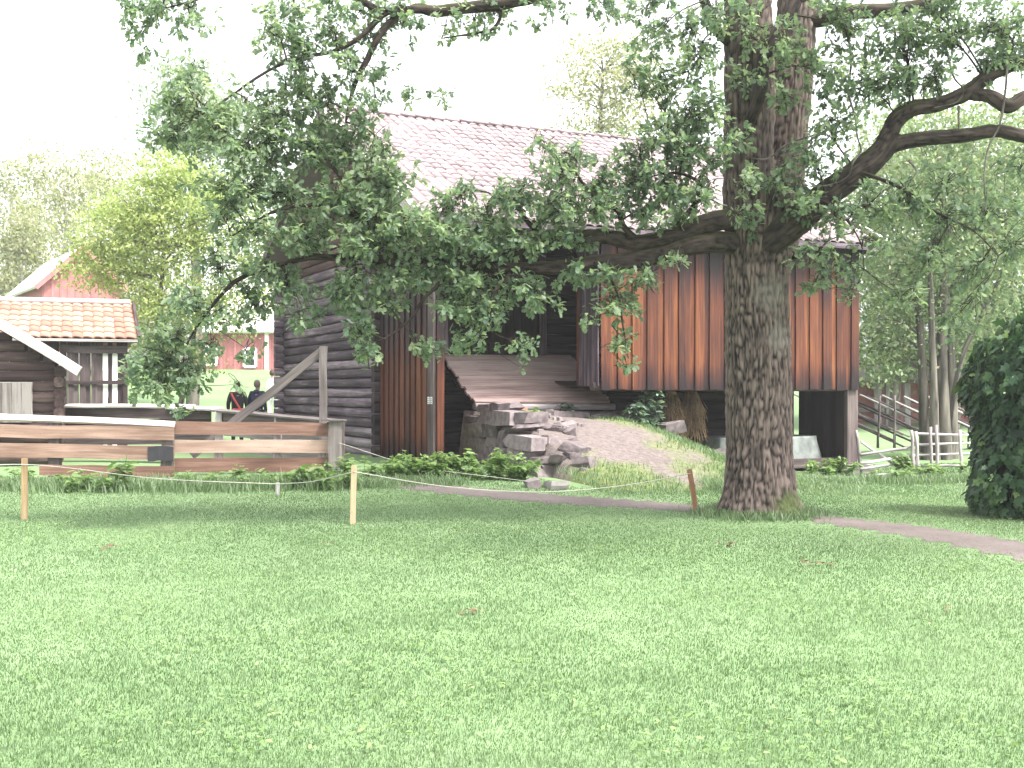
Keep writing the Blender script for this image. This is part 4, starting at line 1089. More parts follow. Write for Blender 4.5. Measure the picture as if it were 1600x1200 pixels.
# yellow-green maple behind the tiled hut
d = 34.0
b_ = W(255, 609, d); gb = tz(b_.x, d)
tree('maple_tree', 'yellow green leafy tree behind the small tiled hut', (b_.x, d, gb),
     [([(b_.x, d, gb - .1), (b_.x + .05, d, gb + 1.5), (b_.x - .1, d, gb + 3), (b_.x, d, gb + 5.5)], [0.16, 0.13, 0.10, 0.04]), ([(b_.x + .3, d, gb - .1), (b_.x + .6, d, gb + 1.6), (b_.x + 1.0, d, gb + 3.6)], [0.10, 0.08, 0.03])],
     [BB(255, 270, 50, 34, 1500, d, .12), BB(215, 315, 65, 45, 2300, d, .10), BB(295, 300, 65, 50, 2300, d, .10), BB(175, 365, 65, 48, 2300, d, .08), BB(250, 370, 80, 55, 3200, d, .05), BB(340, 350, 65, 60, 2600, d, .05), BB(150, 420, 52, 38, 1500, d, .06), BB(390, 380, 40, 50, 1200, d, 0), BB(220, 450, 60, 40, 1300, d), BB(300, 450, 70, 50, 1700, d), BB(250, 510, 64, 48, 2000, d, .02), BB(215, 565, 44, 50, 1300, d, -.05), BB(345, 490, 55, 48, 1500, d, .03), BB(290, 570, 46, 40, 900, d, -.03), BB(400, 450, 36, 44, 700, d, .03)],
     0.13, 'maple', 71, clump=0.32, per=34, flat=0.4, updir=0.9)
# large pale multi-stemmed tree behind the right fence
d = 29.5
b_ = W(1470, 609, d); gb = tz(b_.x, d)
def st(px0, px1, py1, r0, r1, dd=0.0, mid=None):
    a_, c_ = W(px0, 700, d + dd), W(px1, py1, d + dd)
    m_ = W(mid if mid else (px0 + px1) / 2, (700 + py1) / 2, d + dd)
    return ([(a_.x, a_.y, tz(a_.x, a_.y) - .1), tuple(m_), tuple(c_)], [r0, (r0 + r1) / 2, r1])
tree('willow_tree', 'multi-stemmed grey trunked tree with pale small leaves behind the silver rail fence', (b_.x, d, gb),
     [st(1478, 1483, 350, .17, .07, 0, 1472), st(1490, 1470, 380, .14, .06, .3, 1486), st(1446, 1428, 400, .15, .06, .2, 1440), st(1462, 1452, 380, .12, .05, -.2), st(1470, 1510, 400, .09, .04, .4, 1462), st(1484, 1560, 440, .10, .04, .2, 1500)],
     [BB(1400, 300, 60, 60, 1500, d), BB(1470, 270, 70, 60, 1800, d), BB(1550, 280, 70, 70, 1700, d), BB(1400, 400, 60, 60, 1500, d + .5), BB(1470, 380, 70, 55, 1600, d), BB(1560, 390, 70, 60, 1600, d), BB(1390, 490, 50, 45, 1100, d + .6), BB(1440, 470, 50, 40, 800, d + .6), BB(1540, 480, 60, 50, 1100, d + .5), BB(1370, 550, 36, 40, 1000, d + .5), BB(1420, 550, 46, 34, 900, d + 1), BB(1560, 560, 50, 40, 900, d + 1), BB(1620, 330, 60, 100, 1500, d), BB(1440, 190, 80, 50, 1200, d), BB(1560, 190, 80, 50, 1200, d), BB(1500, 560, 40, 34, 450, d + 1.2)],
     0.135, 'willow', 73, clump=0.36, per=30, flat=0.7, updir=0.3)
d = 40.0
for (px, lab, sd) in ((1395, 'pale leafy tree standing farther back between barn corner and multi-stemmed tree', 75), (1580, 'pale leafy tree farther back at the right edge of the photo', 76), (1490, 'pale leafy tree farther back, straight behind the multi-stemmed trunks', 78)):
    b_ = W(px, 609, d); gb = tz(b_.x, d)
    tree('background_tree', lab, (b_.x, d, gb), [([(b_.x, d, gb - .1), (b_.x + .1, d, gb + 2), (b_.x, d, gb + 4.5), (b_.x + .2, d, gb + 7)], [.2, .17, .13, .05])],
         [BB(px - 10, 300, 70, 70, 2300, d), BB(px + 20, 380, 70, 60, 2300, d), BB(px - 10, 440, 65, 50, 2000, d), BB(px + 10, 500, 70, 45, 1800, d, -.1), BB(px - 5, 550, 55, 34, 1000, d, -.15), BB(px, 225, 60, 50, 1200, d, .1)],
         0.20, 'willow', sd, 'trees beyond the right fence', clump=0.45, per=30, flat=0.7, updir=0.3)
# tall pale tree behind the barn roof
d = 52.0
b_ = W(935, 609, d); gb = tz(b_.x, d)
tree('background_tree', 'tall faded tree rising behind the barn roof in the washed out sky', (b_.x, d, gb), [([(b_.x, d, gb - .1), (b_.x + .2, d, gb + 5), (b_.x, d, gb + 9), (b_.x + .2, d, gb + 14)], [.3, .24, .18, .05])],
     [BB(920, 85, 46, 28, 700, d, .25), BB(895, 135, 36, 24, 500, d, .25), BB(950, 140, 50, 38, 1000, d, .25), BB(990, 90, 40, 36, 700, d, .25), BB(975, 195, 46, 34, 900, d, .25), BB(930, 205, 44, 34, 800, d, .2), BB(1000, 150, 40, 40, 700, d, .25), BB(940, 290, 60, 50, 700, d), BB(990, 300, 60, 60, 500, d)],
     0.20, 'birch', 77, clump=0.5, per=24)
d = 44.0
b_ = W(300, 609, d); gb = tz(b_.x, d)
tree('background_tree', 'tall pale blue green tree rising behind the yellow green tree', (b_.x, d, gb), [([(b_.x, d, gb - .1), (b_.x + .2, d, gb + 4), (b_.x, d, gb + 8), (b_.x + .2, d, gb + 11.5)], [.26, .2, .15, .04])],
     [BB(300, 115, 44, 36, 800, d, .1), BB(285, 170, 56, 42, 1400, d, .1), BB(330, 190, 52, 46, 1400, d, .1), BB(270, 225, 46, 36, 1100, d, .1), BB(340, 250, 56, 44, 1300, d, .05), BB(400, 200, 40, 50, 700, d, .1), BB(400, 290, 56, 50, 1100, d), BB(300, 300, 60, 40, 800, d)],
     0.20, 'palegreen', 79, clump=0.45, per=24)
# washed-out wood at the far left: separate birches
LABS = ['faded tall birch at the left edge of the photo', 'faded birch second from the left edge, behind the hut ridge', 'faded birch with thin double stem above the log hut', 'faded birch just left of the pale house roof', 'faded greyish birch above the pale house roof', 'faded birch between the house roof and the yellow green tree', 'lowest faded birch peeping over the yellow green tree']
for i, (px, top, d) in enumerate(((15, 250, 74), (60, 235, 80), (100, 260, 72), (35, 330, 66), (140, 240, 84), (185, 250, 78), (215, 300, 70))):
    b_ = W(px, 609, d); gb = tz(b_.x, d); k = d / FPX
    zt = W(px, top, d).z
    tree('birch_tree', LABS[i], (b_.x, d, gb), [([(b_.x, d, gb - .1), (b_.x + random.uniform(-.3, .3), d, gb + (zt - gb) * .35), (b_.x + random.uniform(-.4, .4), d, gb + (zt - gb) * .7), (b_.x, d, zt - 1.2)], [.16, .13, .09, .03])],
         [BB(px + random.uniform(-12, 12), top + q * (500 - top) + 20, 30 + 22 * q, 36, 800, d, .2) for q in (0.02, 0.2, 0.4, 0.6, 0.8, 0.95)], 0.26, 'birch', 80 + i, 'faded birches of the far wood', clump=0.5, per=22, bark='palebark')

# dark creeper-covered bush at the right edge
pv = G(1600, 812)
vb = thing('creeper_bush', 'dark green creeper covered bush at the right edge of the lawn', 'bush', (pv.x + 0.42, pv.y + .45, pv.z))
vb.scale = (1.12, 1.12, 1.14)
LOBED = (np.array([(0, 0, 0), (0.22, 0.36, 0.03), (0.42, 0.18, 0), (0.62, 0.34, 0), (0.7, 0.12, -.02), (1, 0, -.12), (0.7, -0.12, -.02), (0.62, -0.34, 0), (0.42, -0.18, 0), (0.22, -0.36, 0.03), (0.4, 0, 0.02)]),
         np.array([(10, a, b) for a, b in ((1, 0), (2, 1), (3, 2), (4, 3), (5, 4), (6, 5), (7, 6), (8, 7), (9, 8), (0, 9))]))
rng = np.random.default_rng(91)
N = 8200
zz_ = rng.random(N) ** 0.9 * 2.35
ang = rng.random(N) * 2 * np.pi
prof = np.interp(zz_, [0, 0.25, 0.8, 1.4, 1.9, 2.2, 2.4], [0.62, 0.80, 0.86, 0.92, 0.85, 0.6, 0.3])
lump = vnoise(np.stack([np.cos(ang) * 2.2, np.sin(ang) * 2.2, zz_ * 2.0], 1), 3)
rad_ = prof * (0.72 + 0.58 * lump) * (1 - 0.18 * rng.random(N) ** 2)
lean = 0.16 * zz_
P = np.stack([np.cos(ang) * rad_ * 0.95 + lean, np.sin(ang) * rad_, zz_], 1)
nrm = np.stack([np.cos(ang), np.sin(ang), 0.25 + 0 * ang], 1)
Dv = np.stack([0.4 * nrm[:, 0], 0.4 * nrm[:, 1], -0.8 + 0 * ang], 1) + rng.normal(size=(N, 3)) * 0.35
V, T, ti = scatter(LOBED[0], LOBED[1], P, basis(Dv, nrm + rng.normal(size=(N, 3)) * 0.35), 0.135 * rng.uniform(.55, 1.25, N), np.clip(rng.normal(0.42, 0.18, N) + 0.2 * (zz_ > 1.9) * rng.random(N) + (lump - .5) * .4, 0, 1))  # tint lightened at the top and on lumps to paint in lit leaves
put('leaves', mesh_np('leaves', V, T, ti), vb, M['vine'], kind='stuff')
ca = []
for i in range(10):
    a_ = i * 0.63
    ca.append(tube(spline([(0.35 * math.cos(a_), 0.35 * math.sin(a_), -.05), (.5 * math.cos(a_ + .3) + .1, .5 * math.sin(a_ + .3), 1.0), (.3 * math.cos(a_ + .5) + .3, .3 * math.sin(a_ + .5), 2.1)], 5), np.linspace(.03, .012, 11), 6))
V, Q = join(ca)
put('stems', mesh_np('stems', V, Q, np.full(len(V), .4), True), vb, M['limb'], kind='stuff')
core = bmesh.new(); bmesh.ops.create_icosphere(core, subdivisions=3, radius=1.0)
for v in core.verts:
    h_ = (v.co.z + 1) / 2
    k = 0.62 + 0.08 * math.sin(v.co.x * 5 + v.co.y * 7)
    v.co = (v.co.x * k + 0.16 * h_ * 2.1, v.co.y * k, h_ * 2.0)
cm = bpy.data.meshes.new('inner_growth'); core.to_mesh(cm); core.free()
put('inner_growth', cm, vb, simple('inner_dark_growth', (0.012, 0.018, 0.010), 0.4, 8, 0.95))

# weeds and shrubs along the walls
BROAD = (np.array([(0, 0, 0), (0.3, 0.24, 0.05), (0.7, 0.20, 0.02), (1, 0, -.14), (0.7, -0.20, 0.02), (0.3, -0.24, 0.05), (0.5, 0, -0.02)]), np.array([(6, 1, 0), (6, 2, 1), (6, 3, 2), (6, 4, 3), (6, 5, 4), (6, 0, 5)]))
def bush(name, label, pos, rx, ry, h, n, size, mat, seed, group=None, cat='plant', stems=9):
    root = thing(name, label, cat, pos, 0, group)
    rng = np.random.default_rng(seed)
    tubes, P, Dv, U = [], [], [], []
    per = max(3, n // stems)
    for i in range(stems):
        a_ = rng.random() * 6.283; r_ = math.sqrt(rng.random())
        bx, by = rx * r_ * math.cos(a_), ry * r_ * math.sin(a_)
        hh = h * (1 - 0.45 * r_ * r_) * rng.uniform(0.75, 1.1)
        tip = np.array([bx * 1.35 + rng.normal() * .05, by * 1.35 + rng.normal() * .05, hh])
        q = spline([(bx * .8, by * .8, -.03), (bx, by, hh * .5), tip], 3)
        tubes.append(tube(q, np.linspace(.008, .004, len(q)), 3))
        for k in range(per):
            f = 0.12 + 0.88 * rng.random() ** 0.7
            p = q[min(len(q) - 1, int(f * (len(q) - 1)))]
            a2 = rng.random() * 6.283
            P.append(p + rng.normal(size=3) * np.array([.03, .03, .03]) )
            Dv.append((math.cos(a2), math.sin(a2), rng.uniform(-.45, .35))); U.append(np.array([0, 0, 1.]) + rng.normal(size=3) * .35)
    P = np.array(P); N = len(P)
    V, T, ti = scatter(BROAD[0], BROAD[1], P, basis(np.array(Dv), np.array(U)), size * rng.uniform(.6, 1.25, N), np.clip(rng.normal(.5, .2, N) + (P[:, 2] / h - .5) * .25, 0, 1))
    put('leaves', mesh_np('leaves', V, T, ti), root, M[mat], kind='stuff')
    V, Q = join(tubes)
    put('stems', mesh_np('stems', V, Q, np.full(len(V), .3)), root, M['weed'] if mat != 'elder' else M['bgbark'], kind='stuff')
    return root
def gp(px, py): return tuple(G(px, py))
bush('nettle_clump', 'low green nettle clump at the foot of the corner plank', gp(672, 745), .58, .30, .42, 800, .12, 'weed', 201, stems=18)
bush('nettle_clump', 'round bright green nettle clump against the left foot of the stone wall', gp(765, 748),   .68, .34, .50, 1150, .12, 'weed', 202, stems=24)
bush('nettle_clump', 'loose nettles below the log corner of the barn', gp(610, 742), .5, .3, .42, 360, .11, 'weed', 203)
bush('nettle_clump', 'fern like weeds between fence end post and log wall', gp(560, 745), .5, .3, .40, 300, .12, 'weed', 204)
def onramp(t_, s_):
    p = bw(t_, s_); return (p.x, p.y, mound_z(t_, s_))
p = bw(4.55, 0.15)
bush('elder_shrub', 'young blue green shrub growing under the gallery edge', (p.x, p.y, mound_z(4.55, .15) - .12), .32, .24, 1.18, 480, .17, 'elder', 205, cat='shrub', stems=11)
bush('elder_shrub', 'small dark shrub beside the straw sheaves', (bw(5.35, .25).x, bw(5.35, .25).y, tz(*bw(5.35, .25)[:2])), .25, .2, .55, 110, .13, 'elder', 206, cat='shrub', stems=5)
bush('burdock_clump', 'bright broad leaved clump left of the oak trunk', gp(1115, 748), .55, .4, .45, 420, .16, 'weed', 207)
bush('burdock_clump', 'broad leaved clump on the slope beside the leaning stake', gp(1085, 730), .4, .35, .35, 260, .14, 'weed', 208)
bush('nettle_clump', 'pale green weeds at the foot of the tarpaulin cart', (bw(8.5, -.35).x, bw(8.5, -.35).y, tz(*bw(8.5, -.35)[:2])), .8, .3, .38, 480, .12, 'weed', 209)
bush('nettle_clump', 'pale weeds below the gate rails next to the barn', gp(1400, 752), .9, .3, .34, 460, .12, 'weed', 210)
bush('nettle_clump', 'tall pale weeds beside the rail fence posts', gp(1432, 742), .4, .3, .62, 300, .13, 'weed', 211)
bush('nettle_clump', 'pale weeds between the rail fence and the dark bush', gp(1495, 748), .8, .3, .40, 460, .12, 'weed', 212)
bush('fern_tuft', 'small dark plant under the foot of the plank bridge', (bw(3.15, .95).x, bw(3.15, .95).y, 1.14), .22, .14, .22, 90, .10, 'elder', 213, stems=6)
bush('fern_tuft', 'tuft of grass like weeds between the wall stones', (bw(1.75, -.45).x, bw(1.75, -.45).y, .95), .18, .14, .30, 80, .12, 'weed', 214, stems=8)
bush('dock_plant', 'dock growing in front of the left fence boards', gp(190, 768), .30, .2, .55, 90, .17, 'weed', 215, stems=4)
bush('dock_plant', 'leafy dock below the dark plate on the fence', gp(300, 762), .4, .2, .36, 140, .15, 'weed', 216, stems=6)
bush('dock_plant', 'dock at the foot of the middle of the brown fence', gp(395, 762), .5, .2, .34, 170, .14, 'weed', 217, stems=8)
bush('dock_plant', 'spreading dock leaves around the fence end post', gp(500, 764), .5, .22, .40, 220, .16, 'weed', 218, stems=8)
bush('dock_plant', 'weeds at the left edge below the pale fence', gp(60, 762), .7, .25, .36, 260, .13, 'weed', 219, stems=10)
bush('dock_plant', 'low dock between the leftmost stake and the tall dock', gp(125, 768), .4, .2, .3, 120, .14, 'weed', 220, stems=6)
# ------------------------------------------------------------------ left: fences, huts, houses
FD = 20.6
def fp(px, py, d=FD): return tuple(W(px, py, d))
fence_l = thing('board_fence', 'light board fence with pale coping at the left edge', 'fence', (W(120, 745, FD).x, FD, tz(W(120, 745, FD).x, FD)))
def rel(root, p): return Vector(p) - root.location
def fb(root, name, px0, py0, px1, py1, wpx, mat, d0=FD, d1=FD, th=0.035, up=(0, -1, 0), **kw):
    a, b = W(px0, py0, d0), W(px1, py1, d1)
    return plank(name, rel(root, a), rel(root, b), wpx / FPX * (d0 + d1) / 2, th, M[mat], root, up=up, wob=0.012, segs=5, **kw)
fb(fence_l, 'coping', -60, 649, 273, 663, 11, 'pale', FD + .05, FD + .05, 0.05, (0, -.75, 0.66))
fb(fence_l, 'board', -60, 672, 272, 678, 20, 'fence_light', FD, FD)
fb(fence_l, 'board', -60, 702, 272, 708, 22, 'fence_light', FD, FD)
fb(fence_l, 'board', 62, 734, 272, 737, 17, 'fence', FD, FD)
fb(fence_l, 'dark_plate', 231, 709, 271, 709, 23, 'black', FD - .03, FD - .03, 0.012)
for px in (86, 262):
    fb(fence_l, 'post', px, 748, px, 660, 18, 'grey', FD + .09, FD + .09, 0.12)
fence_m = thing('board_fence', 'reddish brown three board fence between the pale fence and the barn', 'fence', (W(400, 745, FD).x, FD + .1, tz(W(400, 745, FD).x, FD)))
for (y0, y1, w, mt) in ((669, 671, 20, 'fence'), (697, 698, 20, 'fence_light'), (727, 725, 22, 'fence'), (753, 752, 12, 'fence')):
    fb(fence_m, 'board', 273 if y0 < 750 else 308, y0, 516 if y0 < 750 else 380, y1, w, mt, FD + .14, FD + .14)
fb(fence_m, 'post', 524, 758, 524, 656, 19, 'grey', FD + .1, FD + .1, 0.2)
fb(fence_m, 'post', 534, 752, 534, 660, 8, 'post', FD + .35, FD + .35, 0.1)
fb(fence_m, 'post_cap', 504, 656, 540, 657, 26, 'grey', FD + .1, FD + .1, 0.03, (0, 0, 1))
for px in (342, 434, 504):
    fb(fence_m, 'post', px, 750, px, 668 if px < 500 else 700, 12, 'pole', FD + .26, FD + .26, 0.08)
# prop: post with a diagonal brace
prop = thing('braced_post', 'grey upright post with a long diagonal brace behind the brown fence', 'post', (W(506, 745, FD + .5).x, FD + .5, .1))
fb(prop, 'post', 506, 745, 505, 541, 11, 'grey', FD + .5, FD + .5, 0.11)
fb(prop, 'brace', 300, 712, 503, 549, 13, 'grey', FD + .62, FD + .62, 0.06)
# low plank pen behind, with a coping of flat boards
pen = thing('plank_pen', 'dark low plank pen with pale coping boards behind the fences', 'fence', (W(300, 700, 25).x, 25, tz(W(300, 700, 25).x, 25)))
fb(pen, 'coping_board', 100, 634, 175, 634, 30, 'pale', 25.2, 25.1, 0.035, (0, -.12, 1))
fb(pen, 'coping_board', 172, 634, 300, 635, 30, 'pale', 25.1, 24.8, 0.035, (0, -.12, 1))
fb(pen, 'coping_board', 268, 636, 340, 639, 30, 'pale', 24.8, 24.3, 0.035, (0, -.12, 1))
fb(pen, 'coping_board', 337, 641, 520, 657, 22, 'grey', 24.2, 21.6, 0.035, (0, -.1, 1))
for (p0, p1, da, db) in (((103, 645), (330, 645), 25.2, 24.5), ((103, 665), (330, 664), 25.2, 24.5), ((103, 686), (330, 684), 25.2, 24.5)):
    fb(pen, 'board', *p0, *p1, 19, 'hutwall', da, db)
for (p0, p1) in (((338, 652), (505, 666)), ((338, 672), (505, 690)), ((338, 694), (505, 714))):
    fb(pen, 'board', *p0, *p1, 18 if p0[1] < 660 else 16, 'post' if p0[1] < 660 else 'grey', 24.2, 21.6)
for (px, d_) in ((342, 24.0), (434, 22.7)):
    fb(pen, 'post', px, 700, px, 643 if px < 400 else 650, 11, 'pole', d_, d_, 0.1)

# small log hut at the left edge (gable towards us, right eave showing)
hut = thing('log_hut', 'small dark log hut with pale slanting verge board at the left edge', 'hut', (W(0, 700, 24).x, 24, .05))
z_ = 0.12
k = 0
while z_ < 2.62:
    h_ = random.uniform(.185, .225)
    zc = z_ + h_ / 2
    py = HY - (zc - EYE) / 24 * FPX
    xe = 101 if py > 578 else 101 - (578 - py) * 1.55
    if xe > -80:
        a, b = W(-140, 0, 24), W(xe - 4, 0, 24); a.z = b.z = zc
        log('log', rel(hut, a), rel(hut, b), .10, h_ / 2, M['hutlog'], hut, sq=.62, segs=4)
        if py > 575:
            a, b = W(92, 0, 23.82), W(96.5, 0, 26.5); a.z = b.z = zc + .1
            log('log', rel(hut, a), rel(hut, b), .10, h_ / 2, M['hutlog'], hut, sq=.62, segs=3)
    z_ += h_
fb(hut, 'verge_board', -40, 482, 125, 580, 15, 'pale', 23.6, 23.6, 0.05)
a, b, c_, d_ = (rel(hut, W(x, y, q)) for x, y, q in ((-40, 476, 23.6), (126, 575, 23.6), (116, 577, 27.0), (-40, 490, 27.0)))
slab('roof', [a, b, c_, d_], 0.06, M['grey'], hut)
ht = fb(hut, 'hatch', 20, 660, 20, 597, 60, 'pale', 23.8, 23.8, 0.05)
for i in range(4):
    plank('hatch_board', (0.0, -0.29 + i * .195, .035), (0.80, -0.29 + i * .195, .035), .185, .02, M['grey'], ht, wob=.004)
a, b = W(100, 700, 24), W(-150, 700, 24)
# tiled hut behind it
HD = 28.5
th_ = thing('tiled_hut', 'grey plank hut with an orange pantile roof and two white slits', 'hut', (W(60, 700, HD).x, HD, .0))
zt = W(0, 530, HD).z
hb = [(92 + 9 * k, 101 + 9 * k, 0) for k in range(7)] + [(155, 162.5, 1), (162.5, 169.5, 0), (169.5, 177, 1), (177, 186, 0), (184, 191, 0)]
for i, (pa, pb, wh) in enumerate(hb):
    q_ = HD - (.05 if i % 2 and not wh else 0)
    a, b = W((pa + pb) / 2, 0, q_), W((pa + pb) / 2, 0, q_)
    a.z, b.z = 0.05, (W(0, 552, HD).z if wh else zt)
    plank('slit_board' if wh else 'wall_board', rel(th_, a), rel(th_, b), (pb - pa) / FPX * HD * 1.06, .03, M['white'] if wh else (M['hutwall'] if i % 3 else M['post']), th_, up=(0, -1, 0), segs=2)  # plain white boards fill the two slits
for zz_ in (597, 545, 650):
    fb(th_, 'rail', 92, zz_, 190, zz_, 6 if zz_ == 597 else 12, 'hutwall', HD - .09, HD - .09, .03)
a, b = W(-150, 0, HD), W(92, 0, HD)
for k in range(10):
    fb(th_, 'wall_board', -150 + k * 24 + 12, 700, -150 + k * 24 + 12, 531, 23.5, 'hutwall', HD, HD, .03)
# far side and right side
a0 = W(190, 0, HD); a1 = a0 + Vector((0, 4, 0))
for k in range(8):
    q = (k + .5) / 8
    a = a0.lerp(a1, q); b = a.copy(); a.z, b.z = .05, zt + min(q, 1 - q) * 1.6
    plank('wall_board', rel(th_, a), rel(th_, b), .48, .03, M['hutwall'], th_, up=(1, 0, 0), segs=1)
# roof
e0, e1 = W(-170, 527, HD - .35), W(200, 527, HD - .35)
r0_, r1_ = W(-170, 473, HD + 1.9), W(190, 473, HD + 1.9)
r0_.x, r1_.x = e0.x, e1.x
hr = slab('roof', [rel(th_, e0) - Vector((0, 0, .05)), rel(th_, e1) - Vector((0, 0, .05)), rel(th_, r1_) - Vector((0, 0, .05)), rel(th_, r0_) - Vector((0, 0, .05))], .06, M['hutwall'], th_)
b0, b1 = W(-170, 527, HD + 4.2), W(182, 527, HD + 4.2)
b0.z = b1.z = e0.z; b0.x, b1.x = e0.x, e1.x
th_.rotation_euler = (0, 0, R(20))
slab('roof_back', [rel(th_, b1), rel(th_, b0), rel(th_, r0_), rel(th_, r1_)], .06, M['tile_red'], th_)
bpy.context.view_layer.update()
le, lr = rel(th_, e0), rel(th_, r0_)
tile_roof(hr, th_, rel(th_, e0).x, rel(th_, e1).x - .03, le.y, le.z, lr.y, lr.z, .245, .36, M['tile_red'], lambda px, py: 0 if px > -20 else 1, .003)
plank('ridge_board', rel(th_, r0_) + Vector((0, 0, .06)), rel(th_, r1_) + Vector((-.1, 0, .06)), .22, .05, M['pale'], hr, up=(0, -.5, 1))
plank('verge_board', rel(th_, e1) + Vector((.02, 0, 0)), rel(th_, r1_) + Vector((-.02, 0, .03)), .07, .16, M['hutwall'], hr, up=(0, -1, 1))
plank('eave_board', rel(th_, e0) + Vector((0, .02, -.05)), rel(th_, e1) + Vector((0, .02, -.05)), .06, .03, M['pale'], hr, up=(0, -1, 0))

def house(name, label, px0, px1, py_base, py_eave, d, depth, roof_rise, windows, ridge_along=True, roofmat='metal_roof', boards=True, base_drop=0.6):
    a, b = W(px0, py_base, d), W(px1, py_base, d)
    z0, z1 = a.z, W(0, py_eave, d).z
    root = thing(name, label, 'house', (a.x, d, z0))
    Lx = b.x - a.x; H_ = z1 - z0
    if ridge_along:
        V = [(0, 0, -base_drop), (Lx, 0, -base_drop), (Lx, depth, -base_drop), (0, depth, -base_drop), (0, 0, H_), (Lx, 0, H_), (Lx, depth, H_), (0, depth, H_), (0, depth / 2, H_ + roof_rise), (Lx, depth / 2, H_ + roof_rise)]
        F = [(0, 1, 5, 4), (1, 2, 6, 9, 5), (2, 3, 7, 6), (3, 0, 4, 8, 7)]
    else:
        V = [(0, 0, -base_drop), (Lx, 0, -base_drop), (Lx, depth, -base_drop), (0, depth, -base_drop), (0, 0, H_), (Lx, 0, H_), (Lx, depth, H_), (0, depth, H_), (Lx / 2, 0, H_ + roof_rise), (Lx / 2, depth, H_ + roof_rise)]
        F = [(0, 1, 5, 8, 4), (1, 2, 6, 5), (2, 3, 7, 9, 6), (3, 0, 4, 7)]
    put('wall', mesh_py('wall', V, F), root, M['red'])
    o = .35
    if ridge_along:
        rf = slab('roof', [(-o, -o, H_ - .1), (Lx + o, -o, H_ - .1), (Lx + o, depth / 2, H_ + roof_rise + .1), (-o, depth / 2, H_ + roof_rise + .1)], .12, M[roofmat], root)
        slab('roof', [(Lx + o, depth + o, H_ - .1), (-o, depth + o, H_ - .1), (-o, depth / 2, H_ + roof_rise + .1), (Lx + o, depth / 2, H_ + roof_rise + .1)], .12, M[roofmat], root)
    else:
        k = o * roof_rise / (Lx / 2)
        rf = slab('roof', [(-o, depth + o, H_ - k + .1), (-o, -o, H_ - k + .1), (Lx / 2, -o, H_ + roof_rise + .1), (Lx / 2, depth + o, H_ + roof_rise + .1)], .12, M[roofmat], root)
        slab('roof', [(Lx + o, -o, H_ - k + .1), (Lx + o, depth + o, H_ - k + .1), (Lx / 2, depth + o, H_ + roof_rise + .1), (Lx / 2, -o, H_ + roof_rise + .1)], .12, M[roofmat], root)
        for sg in (0, 1):
            plank('verge_board', (-o if sg == 0 else Lx + o, -o - .03, H_ - k), (Lx / 2, -o - .03, H_ + roof_rise), .22, .04, M['red'], rf, up=(0, -1, 0), segs=1)
    x = .1
    while x < Lx - .05:
        zt_ = H_ - .02 + (0 if ridge_along else roof_rise * (1 - abs(x - Lx / 2) / (Lx / 2)))
        plank('board', (x, -.015, -base_drop * .2), (x, -.015, zt_), .10, .03, M['red'], root, up=(0, -1, 0), segs=1)
        x += .36
    for (wx, wz, ww, wh) in windows:
        p = W(wx, wz, d); cx_, cz_ = p.x - a.x, p.z - z0
        w2, h2 = ww / FPX * d / 2, wh / FPX * d / 2
        wd = plank('window', (cx_, -.04, cz_ - h2), (cx_, -.04, cz_ + h2), w2 * 2, .04, M['glass'], root, up=(0, -1, 0), segs=1, wob=0)
        for (xa, xb, ya, yb) in ((0, 2 * h2, -w2, -w2), (0, 2 * h2, w2, w2), (0, 0, -w2, w2), (2 * h2, 2 * h2, -w2, w2), (h2, h2, -w2, w2)):
            plank('frame', (xa, ya, .03), (xb, yb, .03), .13, .05, M['white'], wd, up=(0, 0, 1), segs=1, wob=0)
    return root, Lx, H_
r_, Lx, H_ = house('red_house', 'long red farmhouse with white window and corner boards far left of the barn', 300, 560, 582, 515, 62, 7, 2.4, [(391, 559, 18, 28), (330, 556, 18, 28), (500, 556, 18, 28)])
for q in (417,):
    p = W(q, 582, 62)
    plank('corner_board', (p.x - r_.location.x, -.05, 0), (p.x - r_.location.x, -.05, H_), .2, .05, M['white'], r_, up=(0, -1, 0), segs=1, wob=0)
g_, _, _ = house('red_house', 'faded red gabled house with pale roof above the tiled hut ridge', 66, 185, 520, 440, 56, 9, 1.7, [], False)
g_.rotation_euler = (0, 0, R(32))
# ------------------------------------------------------------------ right: rail fence, slanting pole fence, red shed
RD = 25.3
rfence = thing('rail_fence', 'silver grey rail gate and fence between barn corner and dark bush', 'fence', (W(1420, 740, RD).x, RD, tz(W(1420, 740, RD).x, RD)))
def rl(root, name, pts, r, mat, d0, d1):
    a, b = W(pts[0], pts[1], d0), W(pts[2], pts[3], d1)
    return log(name, rel(root, a), rel(root, b), r, r, M[mat], root, sq=1.0, segs=5, wob=.22, taper=.15)
for pts in ((1344, 711, 1427, 698), (1344, 724, 1430, 712), (1344, 733, 1425, 721), (1346, 745, 1400, 740)):
    rl(rfence, 'rail', pts, .032, 'pole', RD - .3, RD)
rl(rfence, 'brace', (1345, 690, 1400, 728), .03, 'pole', RD - .25, RD)
for pts in ((1338, 672, 1346, 742), (1424, 672, 1428, 735), (1431, 674, 1434, 735), (1454, 667, 1456, 748), (1463, 664, 1465, 748), (1500, 672, 1502, 744)):
    rl(rfence, 'post', (pts[2], pts[3], pts[0], pts[1]), .038, 'pole', RD - .1, RD - .1)
for pts in ((1428, 677, 1530, 681), (1428, 695, 1530, 692), (1434, 711, 1530, 708), (1440, 728, 1530, 727)):
    rl(rfence, 'rail', pts, .028, 'pole', RD, RD + .1)
SD = 33.0
sg = thing('pole_fence', 'old fence of slanting split poles behind the rail fence', 'fence', (W(1430, 690, SD).x, SD, tz(W(1430, 690, SD).x, SD)))
i = 0
